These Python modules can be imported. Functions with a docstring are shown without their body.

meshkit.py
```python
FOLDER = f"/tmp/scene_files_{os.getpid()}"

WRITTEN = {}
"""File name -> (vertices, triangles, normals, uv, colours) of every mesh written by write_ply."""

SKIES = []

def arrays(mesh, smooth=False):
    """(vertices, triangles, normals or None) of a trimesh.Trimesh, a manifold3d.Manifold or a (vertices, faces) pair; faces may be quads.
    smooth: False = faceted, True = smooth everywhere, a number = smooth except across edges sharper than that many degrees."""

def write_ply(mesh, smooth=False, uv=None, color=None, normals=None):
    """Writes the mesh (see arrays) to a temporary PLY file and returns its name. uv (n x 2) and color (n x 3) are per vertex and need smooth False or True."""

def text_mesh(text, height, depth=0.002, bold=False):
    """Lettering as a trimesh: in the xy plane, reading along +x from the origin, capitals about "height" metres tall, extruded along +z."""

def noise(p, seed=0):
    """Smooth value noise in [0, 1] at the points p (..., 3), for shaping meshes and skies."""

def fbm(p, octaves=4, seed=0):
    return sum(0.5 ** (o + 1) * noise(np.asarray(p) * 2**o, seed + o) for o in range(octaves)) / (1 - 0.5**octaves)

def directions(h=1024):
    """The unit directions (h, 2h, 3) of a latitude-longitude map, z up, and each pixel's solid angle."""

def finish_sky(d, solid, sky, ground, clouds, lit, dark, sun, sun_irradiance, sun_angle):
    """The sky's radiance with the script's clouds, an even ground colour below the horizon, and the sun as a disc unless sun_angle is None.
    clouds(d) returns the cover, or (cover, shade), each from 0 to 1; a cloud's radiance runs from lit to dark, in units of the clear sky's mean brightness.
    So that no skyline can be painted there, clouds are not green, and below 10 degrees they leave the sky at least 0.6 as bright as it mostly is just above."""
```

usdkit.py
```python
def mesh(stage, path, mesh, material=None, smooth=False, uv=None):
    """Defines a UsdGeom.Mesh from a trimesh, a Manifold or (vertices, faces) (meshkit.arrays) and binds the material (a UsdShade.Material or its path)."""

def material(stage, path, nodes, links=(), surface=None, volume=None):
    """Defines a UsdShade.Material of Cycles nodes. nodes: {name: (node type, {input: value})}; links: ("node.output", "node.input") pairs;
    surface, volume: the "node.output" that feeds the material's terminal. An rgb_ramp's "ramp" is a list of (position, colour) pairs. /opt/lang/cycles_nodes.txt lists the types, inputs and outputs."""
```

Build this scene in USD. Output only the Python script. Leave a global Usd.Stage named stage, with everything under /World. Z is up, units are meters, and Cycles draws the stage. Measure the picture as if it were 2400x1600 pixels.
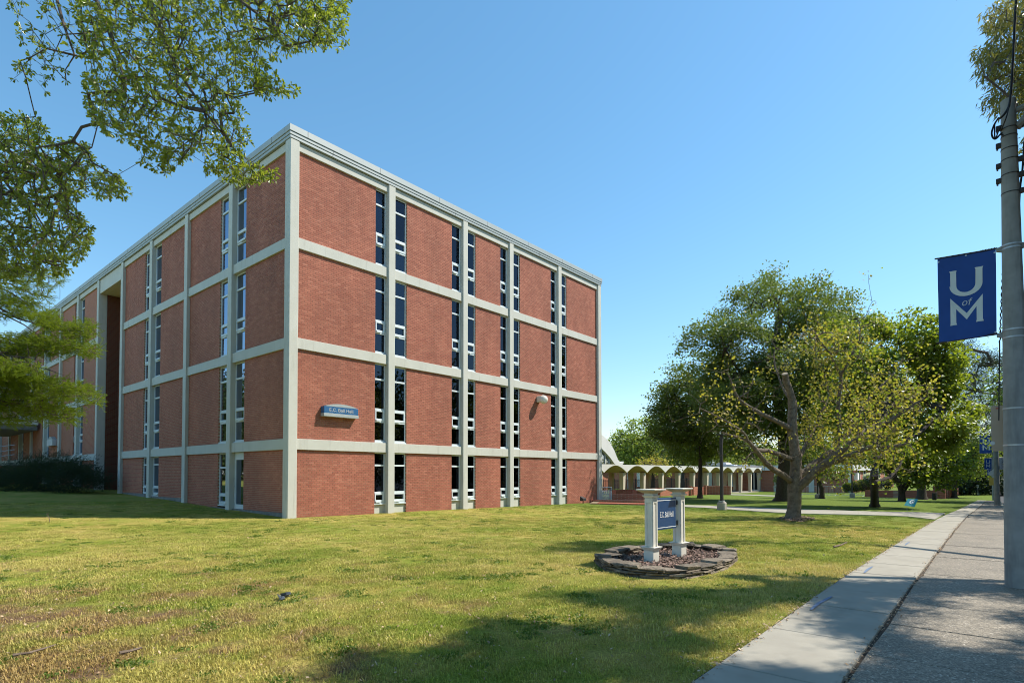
import math, random
import numpy as np, trimesh, usdkit, meshkit
from pxr import Usd, UsdGeom, UsdLux, UsdShade, Sdf, Gf, Vt
import shapely.geometry as sg
from shapely import affinity

stage = Usd.Stage.CreateInMemory()
UsdGeom.SetStageUpAxis(stage, 'Z')
UsdGeom.SetStageMetersPerUnit(stage, 1.0)
UsdGeom.Xform.Define(stage, '/World')
UsdGeom.Scope.Define(stage, '/World/Looks')

# ------------------------------------------------------------------ camera, sky, sun, exposure
CAM = np.array([-9.61, -17.82, 1.49]); YAW = math.radians(40.086); PITCH = math.radians(1.4996); FPX = 1330.2; CY = 1073.9; ROLL = -0.00132
EXPOSURE = 0.62
SKY_STRENGTH = 0.15
SUN_INT = 1.25
SUN = np.array([0.752 * math.cos(math.radians(49)), -0.659 * math.cos(math.radians(49)), math.sin(math.radians(49))]); SUN /= np.linalg.norm(SUN)
_fw = np.array([math.cos(YAW), math.sin(YAW), 0]); _rt = np.array([math.sin(YAW), -math.cos(YAW), 0]); _up = np.array([0, 0, 1.0])
FWD = _fw * math.cos(PITCH) + _up * math.sin(PITCH); U0 = _up * math.cos(PITCH) - _fw * math.sin(PITCH)
RGT = _rt * math.cos(ROLL) + U0 * math.sin(ROLL); UPV = U0 * math.cos(ROLL) - _rt * math.sin(ROLL)
cam = UsdGeom.Camera.Define(stage, '/World/camera')
cam.AddTransformOp().Set(Gf.Matrix4d(*RGT, 0, *UPV, 0, *(-FWD), 0, *CAM, 1))
cam.CreateHorizontalApertureAttr(36.0); cam.CreateVerticalApertureAttr(24.0)
cam.CreateFocalLengthAttr(FPX / 2400 * 36.0)
cam.CreateVerticalApertureOffsetAttr((CY - 800) / 2400 * 36.0)
cam.CreateClippingRangeAttr(Gf.Vec2f(0.05, 5000)); cam.CreateExposureAttr(EXPOSURE)

dome = UsdLux.DomeLight.Define(stage, '/World/sky')
dome.CreateIntensityAttr(1.0)
skym = usdkit.material(stage, '/World/Looks/sky_look', {
    's': ('sky_texture', {'sky_type': 'single_scattering', 'sun_disc': False, 'sun_elevation': math.asin(SUN[2]), 'sun_rotation': math.atan2(SUN[0], SUN[1]), 'altitude': 100.0, 'air_density': 1.2, 'aerosol_density': 0.3, 'ozone_density': 5.0}),
    'gm': ('gamma', {'gamma': 0.84}), 'h': ('hsv', {'hue': 0.489, 'saturation': 1.2, 'value': 1.14}), 'b': ('background_shader', {'strength': SKY_STRENGTH})}, [('s.color', 'gm.color'), ('gm.color', 'h.color'), ('h.color', 'b.color')], surface='b.background')
UsdShade.MaterialBindingAPI.Apply(dome.GetPrim()).Bind(skym)
dome.GetPrim().SetCustomDataByKey('kind', 'structure'); dome.GetPrim().SetCustomDataByKey('label', 'clear deep blue sky paling towards the horizon'); dome.GetPrim().SetCustomDataByKey('category', 'sky')
sun = UsdLux.DistantLight.Define(stage, '/World/sun')
sun.CreateIntensityAttr(SUN_INT); sun.CreateAngleAttr(0.5); sun.CreateColorAttr(Gf.Vec3f(1.0, 0.95, 0.86)); sun.CreateNormalizeAttr(True)
_z = SUN; _x = np.cross([0, 0, 1.0], _z); _x /= np.linalg.norm(_x); _y = np.cross(_z, _x)
sun.AddTransformOp().Set(Gf.Matrix4d(*_x, 0, *_y, 0, *_z, 0, 0, 0, 50, 1))

# ------------------------------------------------------------------ helpers
def sstep(x, a, b):
    t = np.clip((np.asarray(x, float) - a) / (b - a), 0, 1); return t * t * (3 - 2 * t)
def T(X, Y):
    """Height of the ground."""
    X = np.asarray(X, float); Y = np.asarray(Y, float)
    h = -0.0115 * np.clip(X, 0, 16) - 0.02 * np.clip(X - 16, 0, 59)
    h = h + 0.026 * np.clip(Y, 0, 30) * (1 - sstep(X, 0, 15))
    lawn = sstep(Y, -16.1, -14.6) * (1 - sstep(X, 14, 20))
    h = h + lawn * 0.05 * (meshkit.noise(np.stack([X * 0.35, Y * 0.35, X * 0 + 3.3], -1), 5) - 0.5)
    return h
def ray(px, py): return FWD * FPX + RGT * (px - 1200) - UPV * (py - CY)
def proj(P):
    v = np.asarray(P, float) - CAM; z = v @ FWD
    return 1200 + FPX * (v @ RGT) / z, CY - FPX * (v @ UPV) / z, z
def at(px, py, dz=0.0):
    """The point of the ground behind a pixel of the photograph."""
    r = ray(px, py); t = (0 - CAM[2]) / r[2]
    for _ in range(30):
        p = CAM + t * r; t = (float(T(p[0], p[1])) + dz - CAM[2]) / r[2]
    return CAM + t * r
def atD(px, py, D):
    r = ray(px, py); return CAM + r * D / (r @ _fw)
def atY(px, py, Y):
    r = ray(px, py); return CAM + r * (Y - CAM[1]) / r[1]
def atX(px, py, X):
    r = ray(px, py); return CAM + r * (X - CAM[0]) / r[0]

class MB:
    """Collects triangles."""
    def __init__(self): self.v = []; self.f = []; self.n = 0
    def add(self, v, f):
        v = np.asarray(v, float); f = np.asarray(f, int)
        if f.shape[1] == 4: f = np.vstack([f[:, [0, 1, 2]], f[:, [0, 2, 3]]])
        self.v.append(v); self.f.append(f + self.n); self.n += len(v); return self
    def box(self, x0, x1, y0, y1, z0, z1, M=None):
        v = np.array([[x, y, z] for x in (x0, x1) for y in (y0, y1) for z in (z0, z1)], float)
        f = [[0, 1, 3, 2], [4, 6, 7, 5], [0, 4, 5, 1], [2, 3, 7, 6], [0, 2, 6, 4], [1, 5, 7, 3]]
        if M is not None: v = M(v)
        return self.add(v, f)
    def bbox(self, x0, x1, y0, y1, z0, z1, b=0.01, M=None):
        """A box with chamfered edges."""
        pts = []
        for sx in (0, 1):
            for sy in (0, 1):
                for sz in (0, 1):
                    for k in range(3):
                        p = [(x0, x1)[sx], (y0, y1)[sy], (z0, z1)[sz]]
                        for j in range(3):
                            if j != k: p[j] += b * (1 - 2 * (sx, sy, sz)[j])
                        pts.append(p)
        h = trimesh.convex.convex_hull(np.array(pts)); v = np.array(h.vertices)
        if M is not None: v = M(v)
        return self.add(v, h.faces)
    def hull(self, pts):
        h = trimesh.convex.convex_hull(np.asarray(pts, float)); return self.add(h.vertices, h.faces)
    def mesh(self, m, M=None):
        v = np.array(m.vertices)
        if M is not None: v = M(v)
        return self.add(v, m.faces)
    def tube(self, P, R, n=8, cap=True):
        P = np.asarray(P, float); R = np.broadcast_to(np.asarray(R, float), (len(P),))
        t = np.gradient(P, axis=0); t /= np.linalg.norm(t, axis=1, keepdims=True) + 1e-9
        ref = np.array([0, 0, 1.0]) if abs(t[:, 2]).mean() < 0.8 else np.array([1.0, 0.2, 0])
        a = np.cross(t, ref); a /= np.linalg.norm(a, axis=1, keepdims=True) + 1e-9; b = np.cross(t, a)
        an = np.arange(n) * 2 * np.pi / n
        v = (P[:, None] + R[:, None, None] * (np.cos(an)[None, :, None] * a[:, None] + np.sin(an)[None, :, None] * b[:, None])).reshape(-1, 3)
        i, j = np.meshgrid(np.arange(len(P) - 1), np.arange(n), indexing='ij')
        f = np.stack([i * n + j, i * n + (j + 1) % n, (i + 1) * n + (j + 1) % n, (i + 1) * n + j], -1).reshape(-1, 4)
        f = np.vstack([f[:, [0, 1, 2]], f[:, [0, 2, 3]]])
        if cap:
            v = np.vstack([v, P[:1], P[-1:]]); k = len(P) * n; e = (len(P) - 1) * n
            q = np.arange(n)
            f = np.vstack([f, np.stack([np.full(n, k), (q + 1) % n, q], 1), np.stack([np.full(n, k + 1), e + q, e + (q + 1) % n], 1)])
        return self.add(v, f)
    def prism(self, poly, d0, d1, M):
        """A shapely polygon extruded between d0 and d1, mapped by M."""
        for g in getattr(poly, 'geoms', [poly]):
            m = trimesh.creation.extrude_polygon(g, d1 - d0, engine='earcut'); v = np.array(m.vertices); v[:, 2] += d0
            self.add(M(v), m.faces)
        return self
    def lathe(self, prof, c=(0, 0, 0), n=20):
        m = trimesh.creation.revolve(np.asarray(prof, float), sections=n); self.add(np.array(m.vertices) + np.asarray(c), m.faces); return self
    def get(self): return np.vstack(self.v), np.vstack(self.f)
    def ok(self): return self.n > 0

TONED = set()
_trng = np.random.default_rng(77)
def tones(m):
    """A random tone for every separate leaf, brick or flake of the mesh, read by its material."""
    from scipy.sparse import coo_matrix
    from scipy.sparse.csgraph import connected_components
    n = len(m.GetPointsAttr().Get()); f = np.array(m.GetFaceVertexIndicesAttr().Get()).reshape(-1, 3)
    k, lab = connected_components(coo_matrix((np.ones(len(f) * 2, np.int8), (np.r_[f[:, 0], f[:, 1]], np.r_[f[:, 1], f[:, 2]])), (n, n)), directed=False)
    UsdGeom.PrimvarsAPI(m).CreatePrimvar('tone', Sdf.ValueTypeNames.FloatArray, 'vertex').Set(Vt.FloatArray.FromNumpy(_trng.random(k)[lab].astype(np.float32)))
_names = {}
def path_for(name, parent):
    base = str(parent.GetPath()) if parent is not None else '/World'
    k = _names.get((base, name), 0); _names[(base, name)] = k + 1
    return f'{base}/{name}' if k == 0 else f'{base}/{name}_{k:03d}'
def meta(p, label=None, cat=None, group=None, kind=None):
    for k, v in (('label', label), ('category', cat), ('group', group), ('kind', kind)):
        if v: p.SetCustomDataByKey(k, v)
    return p
def thing(name, label=None, cat=None, group=None, kind=None, parent=None, loc=None, rz=None):
    x = UsdGeom.Xform.Define(stage, path_for(name, parent))
    if loc is not None: x.AddTranslateOp().Set(Gf.Vec3d(*map(float, loc)))
    if rz is not None: x.AddRotateZOp().Set(float(rz))
    return meta(x.GetPrim(), label, cat, group, kind)
def obj(name, mb, mat, parent=None, smooth=False, label=None, cat=None, group=None, kind=None):
    m = usdkit.mesh(stage, path_for(name, parent), mb.get() if isinstance(mb, MB) else mb, mat, smooth=smooth)
    if mat.GetPath().name in TONED: tones(m)
    return meta(m.GetPrim(), label, cat, group, kind)
def copy_of(src, label, loc, rz=0.0, group=None, scale=None):
    x = UsdGeom.Xform.Define(stage, path_for(src.GetName().split('_0')[0], None))
    x.GetPrim().GetReferences().AddInternalReference(src.GetPath()); x.GetPrim().SetInstanceable(True)
    x.ClearXformOpOrder()
    x.AddTranslateOp().Set(Gf.Vec3d(*map(float, loc))); x.AddRotateZOp().Set(float(rz))
    if scale is not None: x.AddScaleOp().Set(Gf.Vec3f(*scale))
    return meta(x.GetPrim(), label, None, group)

# ------------------------------------------------------------------ materials
M = {}
def look(name, nodes, links, surface): M[name] = usdkit.material(stage, '/World/Looks/' + name, nodes, links, surface=surface); return M[name]
def pm(name, c1, c2, scale=4.0, rough=0.75, bump=0.0, bscale=60.0, bdist=0.004, spec=0.35, metallic=0.0, isl=0.0, detail=5.0, c3=None, sc3=0.4, pos3=(0.55, 0.75), streak=None):
    nd = {'g': ('geometry', {}), 'n': ('noise_texture', {'scale': scale, 'detail': detail, 'roughness': 0.6}),
          'r': ('rgb_ramp', {'ramp': [(0.3, c1), (0.7, c2)]}), 'p': ('principled_bsdf', {'roughness': rough, 'specular_ior_level': spec, 'metallic': metallic})}
    ln = [('g.position', 'n.vector'), ('n.fac', 'r.fac')]; out = 'r.color'
    if c3 is not None:
        nd['n3'] = ('noise_texture', {'scale': sc3, 'detail': 6.0, 'roughness': 0.65}); nd['m3'] = ('map_range', {'from_min': pos3[0], 'from_max': pos3[1], 'clamp': True}); nd['x3'] = ('mix', {'color2': c3})
        if streak:
            nd['mp3'] = ('mapping', {'scale': streak}); ln += [('g.position', 'mp3.vector'), ('mp3.vector', 'n3.vector')]
        else: ln += [('g.position', 'n3.vector')]
        ln += [('n3.fac', 'm3.value'), ('m3.result', 'x3.fac'), (out, 'x3.color1')]; out = 'x3.color'
    if isl:
        TONED.add(name); nd['at'] = ('attribute', {'attribute': 'tone'}); nd['im'] = ('map_range', {'to_min': 1 - isl, 'to_max': 1 + isl}); nd['ih'] = ('hsv', {})
        ln += [('at.fac', 'im.value'), ('im.result', 'ih.value'), (out, 'ih.color')]; out = 'ih.color'
    ln.append((out, 'p.base_color'))
    if bump:
        nd['bn'] = ('noise_texture', {'scale': bscale, 'detail': 4.0}); nd['b'] = ('bump', {'strength': bump, 'distance': bdist})
        ln += [('g.position', 'bn.vector'), ('bn.fac', 'b.height'), ('b.normal', 'p.normal')]
    return look(name, nd, ln, 'p.BSDF')
def leafm(name, dark, light, trans=0.35, rough=0.42, spec=0.4, tcol=None):
    tcol = tcol or tuple(min(1, c * k) for c, k in zip(light, (1.5, 1.5, 0.6)))
    TONED.add(name)
    return look(name, {'g': ('attribute', {'attribute': 'tone'}), 'r': ('rgb_ramp', {'ramp': [(0.0, dark), (1.0, light)]}), 'p': ('principled_bsdf', {'roughness': rough, 'specular_ior_level': spec}),
                       't': ('translucent_bsdf', {'color': tcol}), 'x': ('mix_closure', {'fac': trans})},
                [('g.fac', 'r.fac'), ('r.color', 'p.base_color'), ('p.BSDF', 'x.closure1'), ('t.BSDF', 'x.closure2')], 'x.closure')
pm('concrete', (0.43, 0.425, 0.37), (0.48, 0.475, 0.42), 1.3, 0.85, 0.25, 90, c3=(0.31, 0.30, 0.255), sc3=1.0, pos3=(0.56, 0.85), streak=(7.0, 7.0, 0.5))
pm('canopy_white', (0.50, 0.485, 0.44), (0.57, 0.555, 0.51), 0.6, 0.8)
pm('canopy_tan', (0.46, 0.335, 0.225), (0.52, 0.385, 0.265), 0.6, 0.85)
pm('canopy_column', (0.47, 0.40, 0.30), (0.53, 0.455, 0.35), 0.6, 0.85)
pm('fascia_metal', (0.27, 0.30, 0.295), (0.31, 0.34, 0.33), 0.7, 0.45, spec=0.5)
pm('frame_white', (0.50, 0.55, 0.56), (0.58, 0.63, 0.64), 1.0, 0.4, spec=0.5)
pm('mortar', (0.36, 0.285, 0.19), (0.45, 0.365, 0.255), 9, 0.95, 0.3, 120)
pm('plinth', (0.10, 0.10, 0.09), (0.22, 0.21, 0.19), 6, 0.9, 0.4, 60)
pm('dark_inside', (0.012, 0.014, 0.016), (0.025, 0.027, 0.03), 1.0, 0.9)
pm('roofing', (0.16, 0.16, 0.15), (0.22, 0.21, 0.20), 1.0, 0.9)
pm('sidewalk_concrete', (0.27, 0.245, 0.195), (0.34, 0.31, 0.25), 2.2, 0.9, 0.5, 140, 0.003, c3=(0.21, 0.19, 0.15), sc3=0.9, isl=0.0)
pm('soil', (0.035, 0.026, 0.018), (0.08, 0.06, 0.04), 12, 0.95, 0.8, 60)
pm('asphalt', (0.045, 0.045, 0.047), (0.065, 0.064, 0.063), 20, 0.9, 0.5, 200)
pm('sign_navy', (0.010, 0.042, 0.115), (0.014, 0.052, 0.135), 2, 0.35, spec=0.5)
pm('wall_sign_navy', (0.018, 0.085, 0.20), (0.022, 0.10, 0.22), 2, 0.4, spec=0.5)
pm('banner_blue', (0.010, 0.050, 0.21), (0.013, 0.058, 0.235), 3, 0.7, 0.15, 8, 0.02)
pm('banner_grey', (0.50, 0.53, 0.50), (0.55, 0.58, 0.55), 3, 0.7)
pm('lettering_white', (0.78, 0.78, 0.76), (0.82, 0.82, 0.80), 3, 0.5)
pm('sign_post_white', (0.56, 0.53, 0.45), (0.64, 0.61, 0.53), 5, 0.5, 0.1, 40, c3=(0.42, 0.37, 0.29), sc3=2.5, pos3=(0.58, 0.82))
pm('cap_tan', (0.34, 0.26, 0.16), (0.48, 0.40, 0.29), 7, 0.6)
pm('stone', (0.085, 0.065, 0.047), (0.22, 0.18, 0.13), 7, 0.92, 1.0, 28, 0.03, isl=0.3)
pm('mulch', (0.07, 0.04, 0.03), (0.33, 0.22, 0.17), 30, 0.95, isl=0.65)
pm('bark', (0.085, 0.064, 0.045), (0.20, 0.16, 0.115), 9, 0.95, 1.0, 26, 0.05, c3=(0.22, 0.20, 0.16), sc3=4.0, pos3=(0.62, 0.78), streak=(1.6, 1.6, 0.5))
pm('bark_dark', (0.035, 0.027, 0.02), (0.075, 0.06, 0.045), 9, 0.95, 1.0, 26, 0.04)
pm('twig', (0.05, 0.038, 0.03), (0.10, 0.08, 0.06), 9, 0.9)
pm('cut_wood', (0.45, 0.34, 0.22), (0.55, 0.43, 0.29), 14, 0.9)
pm('pole_concrete', (0.19, 0.19, 0.18), (0.25, 0.25, 0.235), 6, 0.85, 0.5, 70, 0.004, c3=(0.12, 0.118, 0.11), sc3=2.2, pos3=(0.5, 0.8), streak=(3.0, 3.0, 0.5))
pm('galvanised', (0.35, 0.36, 0.37), (0.50, 0.51, 0.52), 8, 0.4, metallic=0.8, spec=0.5)
pm('dark_metal', (0.018, 0.015, 0.014), (0.03, 0.026, 0.024), 8, 0.55, spec=0.5)
pm('black_rubber', (0.008, 0.008, 0.009), (0.014, 0.014, 0.015), 8, 0.6)
pm('sign_back', (0.34, 0.26, 0.185), (0.40, 0.31, 0.225), 3, 0.55)
pm('grey_paint', (0.42, 0.44, 0.45), (0.48, 0.50, 0.51), 4, 0.5)
pm('red_paint', (0.35, 0.03, 0.02), (0.42, 0.05, 0.03), 4, 0.5)
pm('yellow_paint', (0.55, 0.36, 0.06), (0.6, 0.4, 0.08), 4, 0.5)
pm('teal_board', (0.03, 0.26, 0.33), (0.05, 0.33, 0.40), 3, 0.5)
pm('blue_marking', (0.10, 0.15, 0.24), (0.17, 0.21, 0.28), 30, 0.9)
pm('white_car_paint', (0.7, 0.7, 0.7), (0.75, 0.75, 0.75), 1, 0.3)
pm('blind', (0.16, 0.155, 0.14), (0.20, 0.195, 0.18), 2, 0.9)
pm('board_grey', (0.30, 0.30, 0.29), (0.36, 0.36, 0.35), 3, 0.8)
pm('dry_leaf', (0.20, 0.10, 0.04), (0.55, 0.42, 0.28), 40, 0.9, isl=0.5)
pm('stick', (0.10, 0.07, 0.05), (0.2, 0.15, 0.11), 20, 0.95)
pm('litter_white', (0.7, 0.7, 0.7), (0.75, 0.75, 0.75), 5, 0.6)
pm('litter_dark', (0.04, 0.045, 0.055), (0.08, 0.09, 0.1), 15, 0.4)
# exposed-aggregate paving: pale pebbles in darker mortar
look('aggregate', {'g': ('geometry', {}), 'v': ('voronoi_texture', {'scale': 75.0}), 'c': ('rgb_to_bw', {}), 'r': ('rgb_ramp', {'ramp': [(0.0, (0.085, 0.07, 0.05)), (0.5, (0.18, 0.148, 0.105)), (0.82, (0.29, 0.24, 0.175)), (1.0, (0.56, 0.49, 0.39))]}),
                   'n': ('noise_texture', {'scale': 1.4, 'detail': 5.0}), 'm': ('map_range', {'from_min': 0.3, 'from_max': 0.7, 'to_min': 0.8, 'to_max': 1.15}), 'h': ('hsv', {}),
                   'p': ('principled_bsdf', {'roughness': 0.7, 'specular_ior_level': 0.45}), 'b': ('bump', {'strength': 0.6, 'distance': 0.004})},
     [('g.position', 'v.vector'), ('v.color', 'c.color'), ('c.val', 'r.fac'), ('g.position', 'n.vector'), ('n.fac', 'm.value'), ('m.result', 'h.value'), ('r.color', 'h.color'), ('h.color', 'p.base_color'), ('v.distance', 'b.height'), ('b.normal', 'p.normal')], 'p.BSDF')
# brick: tone per brick (random per island), soft weathering over the wall
def brickm(name, isl=True):
    nd = {'g': ('geometry', {}), 'r': ('rgb_ramp', {'ramp': [(0.0, (0.275, 0.080, 0.046)), (0.5, (0.315, 0.098, 0.056)), (0.9, (0.345, 0.112, 0.064)), (1.0, (0.375, 0.130, 0.078))]}),
          'mp': ('mapping', {'scale': (1.0, 1.0, 0.35)}), 'n': ('noise_texture', {'scale': 0.8, 'detail': 6.0, 'roughness': 0.65}), 'm': ('map_range', {'from_min': 0.3, 'from_max': 0.7, 'to_min': 0.80, 'to_max': 1.16}), 'h': ('hsv', {'saturation': 0.95}),
          'n2': ('noise_texture', {'scale': 45.0, 'detail': 3.0}), 'b': ('bump', {'strength': 0.5, 'distance': 0.003}),
          'p': ('principled_bsdf', {'roughness': 0.85, 'specular_ior_level': 0.3})}
    TONED.add(name); nd['a'] = ('attribute', {'attribute': 'tone'}); ln = [('a.fac', 'r.fac')]
    ln += [('g.position', 'mp.vector'), ('mp.vector', 'n.vector'), ('n.fac', 'm.value'), ('m.result', 'h.value'), ('r.color', 'h.color'), ('h.color', 'p.base_color'), ('g.position', 'n2.vector'), ('n2.fac', 'b.height'), ('b.normal', 'p.normal')]
    look(name, nd, ln, 'p.BSDF')
brickm('brick')
# far brick walls: courses as a texture
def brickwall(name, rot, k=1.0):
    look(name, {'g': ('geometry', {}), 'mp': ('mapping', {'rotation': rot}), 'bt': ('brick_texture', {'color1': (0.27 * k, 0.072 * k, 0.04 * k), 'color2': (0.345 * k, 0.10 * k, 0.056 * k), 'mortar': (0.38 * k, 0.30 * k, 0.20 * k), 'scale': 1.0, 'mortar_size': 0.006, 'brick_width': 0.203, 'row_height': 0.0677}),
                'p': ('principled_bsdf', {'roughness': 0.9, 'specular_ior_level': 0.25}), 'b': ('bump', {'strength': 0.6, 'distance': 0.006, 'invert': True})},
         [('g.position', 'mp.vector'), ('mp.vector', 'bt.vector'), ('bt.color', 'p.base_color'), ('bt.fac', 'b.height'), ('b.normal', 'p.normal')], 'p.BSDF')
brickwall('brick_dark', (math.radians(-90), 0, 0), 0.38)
brickwall('brick_far_y', (math.radians(-90), 0, 0))        # walls that run along x
look('brick_far_x', {'g': ('geometry', {}), 'sx': ('separate_xyz', {}), 'cx': ('combine_xyz', {}), 'bt': ('brick_texture', {'color1': (0.27, 0.072, 0.04), 'color2': (0.345, 0.10, 0.056), 'mortar': (0.38, 0.30, 0.20), 'scale': 1.0, 'mortar_size': 0.006, 'brick_width': 0.203, 'row_height': 0.0677}), 'p': ('principled_bsdf', {'roughness': 0.9, 'specular_ior_level': 0.25})},
     [('g.position', 'sx.vector'), ('sx.y', 'cx.x'), ('sx.z', 'cx.y'), ('cx.vector', 'bt.vector'), ('bt.color', 'p.base_color')], 'p.BSDF')
look('glass', {'f': ('fresnel', {'IOR': 1.45}), 't': ('transparent_bsdf', {'color': (0.35, 0.4, 0.42)}), 'gl': ('glossy_bsdf', {'color': (0.31, 0.36, 0.46), 'roughness': 0.01}), 'mr': ('map_range', {'from_min': 0.0, 'from_max': 1.0, 'to_min': 0.06, 'to_max': 1.0}), 'x': ('mix_closure', {})},
     [('f.fac', 'mr.value'), ('mr.result', 'x.fac'), ('t.BSDF', 'x.closure1'), ('gl.BSDF', 'x.closure2')], 'x.closure')
# lawn: green, straw and bare-soil patches from the same world-space noises for the soil sheet and for the blades
def lawn_nodes(green, straw, brown, far):
    nd = {'g': ('geometry', {}), 'n1': ('noise_texture', {'scale': 0.42, 'detail': 4.0, 'roughness': 0.6}), 'n2': ('noise_texture', {'scale': 2.6, 'detail': 4.0, 'roughness': 0.65}),
          'a': ('math', {'math_type': 'multiply_add', 'value2': 0.55}), 'a2': ('math', {'math_type': 'multiply', 'value2': 0.45}),
          'm1': ('map_range', {'from_min': 0.42, 'from_max': 0.60, 'clamp': True}), 'x1': ('mix', {'color1': green, 'color2': straw}),
          'd': ('vector_math', {'math_type': 'distance', 'vector2': (-9.2, -10.8, 0.0)}), 'dm': ('map_range', {'from_min': 1.0, 'from_max': 6.5, 'to_min': 0.20, 'to_max': -0.05, 'clamp': True}),
          'n3': ('noise_texture', {'scale': 1.1, 'detail': 6.0, 'roughness': 0.7}), 's': ('math', {'math_type': 'add'}), 'm2': ('map_range', {'from_min': 0.58, 'from_max': 0.74, 'clamp': True}), 'x2': ('mix', {'color2': brown}), 'sx': ('separate_xyz', {}), 'fm': ('map_range', {'from_min': 9.5, 'from_max': 16.0, 'clamp': True}), 'x0': ('mix', {'color2': far})}
    ln = [('g.position', 'n1.vector'), ('g.position', 'n2.vector'), ('n2.fac', 'a2.value1'), ('n1.fac', 'a.value1'), ('a2.value', 'a.value3'), ('a.value', 'm1.value'), ('m1.result', 'x1.fac'),
          ('g.position', 'd.vector1'), ('d.value', 'dm.value'), ('g.position', 'n3.vector'), ('n3.fac', 's.value1'), ('dm.result', 's.value2'), ('s.value', 'm2.value'), ('m2.result', 'x2.fac'), ('g.position', 'sx.vector'), ('sx.x', 'fm.value'), ('fm.result', 'x0.fac'), ('x1.color', 'x0.color1'), ('x0.color', 'x2.color1')]
    return nd, ln
nd, ln = lawn_nodes((0.20, 0.235, 0.032), (0.38, 0.30, 0.08), (0.19, 0.115, 0.065), (0.12, 0.165, 0.024))
nd.update({'n4': ('noise_texture', {'scale': 38.0, 'detail': 5.0, 'roughness': 0.75}), 'm4': ('map_range', {'from_min': 0.3, 'from_max': 0.72, 'to_min': 0.45, 'to_max': 1.45}), 'h': ('hsv', {}), 'b': ('bump', {'strength': 1.0, 'distance': 0.03}), 'p': ('principled_bsdf', {'roughness': 0.95, 'specular_ior_level': 0.1})})
ln += [('g.position', 'n4.vector'), ('n4.fac', 'm4.value'), ('m4.result', 'h.value'), ('x2.color', 'h.color'), ('h.color', 'p.base_color'), ('n4.fac', 'b.height'), ('b.normal', 'p.normal')]
look('lawn_soil', nd, ln, 'p.BSDF')
def bladem(name, green, straw, brown):
    nd, ln = lawn_nodes(green, straw, brown, (0.165, 0.235, 0.03))
    TONED.add(name); nd.update({'o': ('object_info', {}), 'at': ('attribute', {'attribute': 'tone'}), 'mo': ('map_range', {'to_min': 0.8, 'to_max': 1.2}), 'mi': ('map_range', {'to_min': 0.75, 'to_max': 1.2}), 'mm': ('math', {'math_type': 'multiply'}), 'h': ('hsv', {}),
               'p': ('principled_bsdf', {'roughness': 0.55, 'specular_ior_level': 0.25}), 't': ('translucent_bsdf', {}), 'x': ('mix_closure', {'fac': 0.3})})
    ln += [('o.random', 'mo.value'), ('at.fac', 'mi.value'), ('mo.result', 'mm.value1'), ('mi.result', 'mm.value2'), ('mm.value', 'h.value'), ('x2.color', 'h.color'), ('h.color', 'p.base_color'), ('h.color', 't.color'), ('p.BSDF', 'x.closure1'), ('t.BSDF', 'x.closure2')]
    look(name, nd, ln, 'x.closure')
bladem('blade_green', (0.27, 0.315, 0.045), (0.46, 0.40, 0.10), (0.42, 0.29, 0.10))
bladem('blade_straw', (0.45, 0.42, 0.085), (0.60, 0.49, 0.17), (0.44, 0.31, 0.13))
leafm('oak_leaf', (0.035, 0.056, 0.009), (0.18, 0.225, 0.025), 0.46, 0.28, 0.55, (0.34, 0.40, 0.03))
leafm('willow_leaf', (0.06, 0.085, 0.012), (0.20, 0.21, 0.03), 0.48, 0.35, 0.5, (0.28, 0.25, 0.04))
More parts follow.
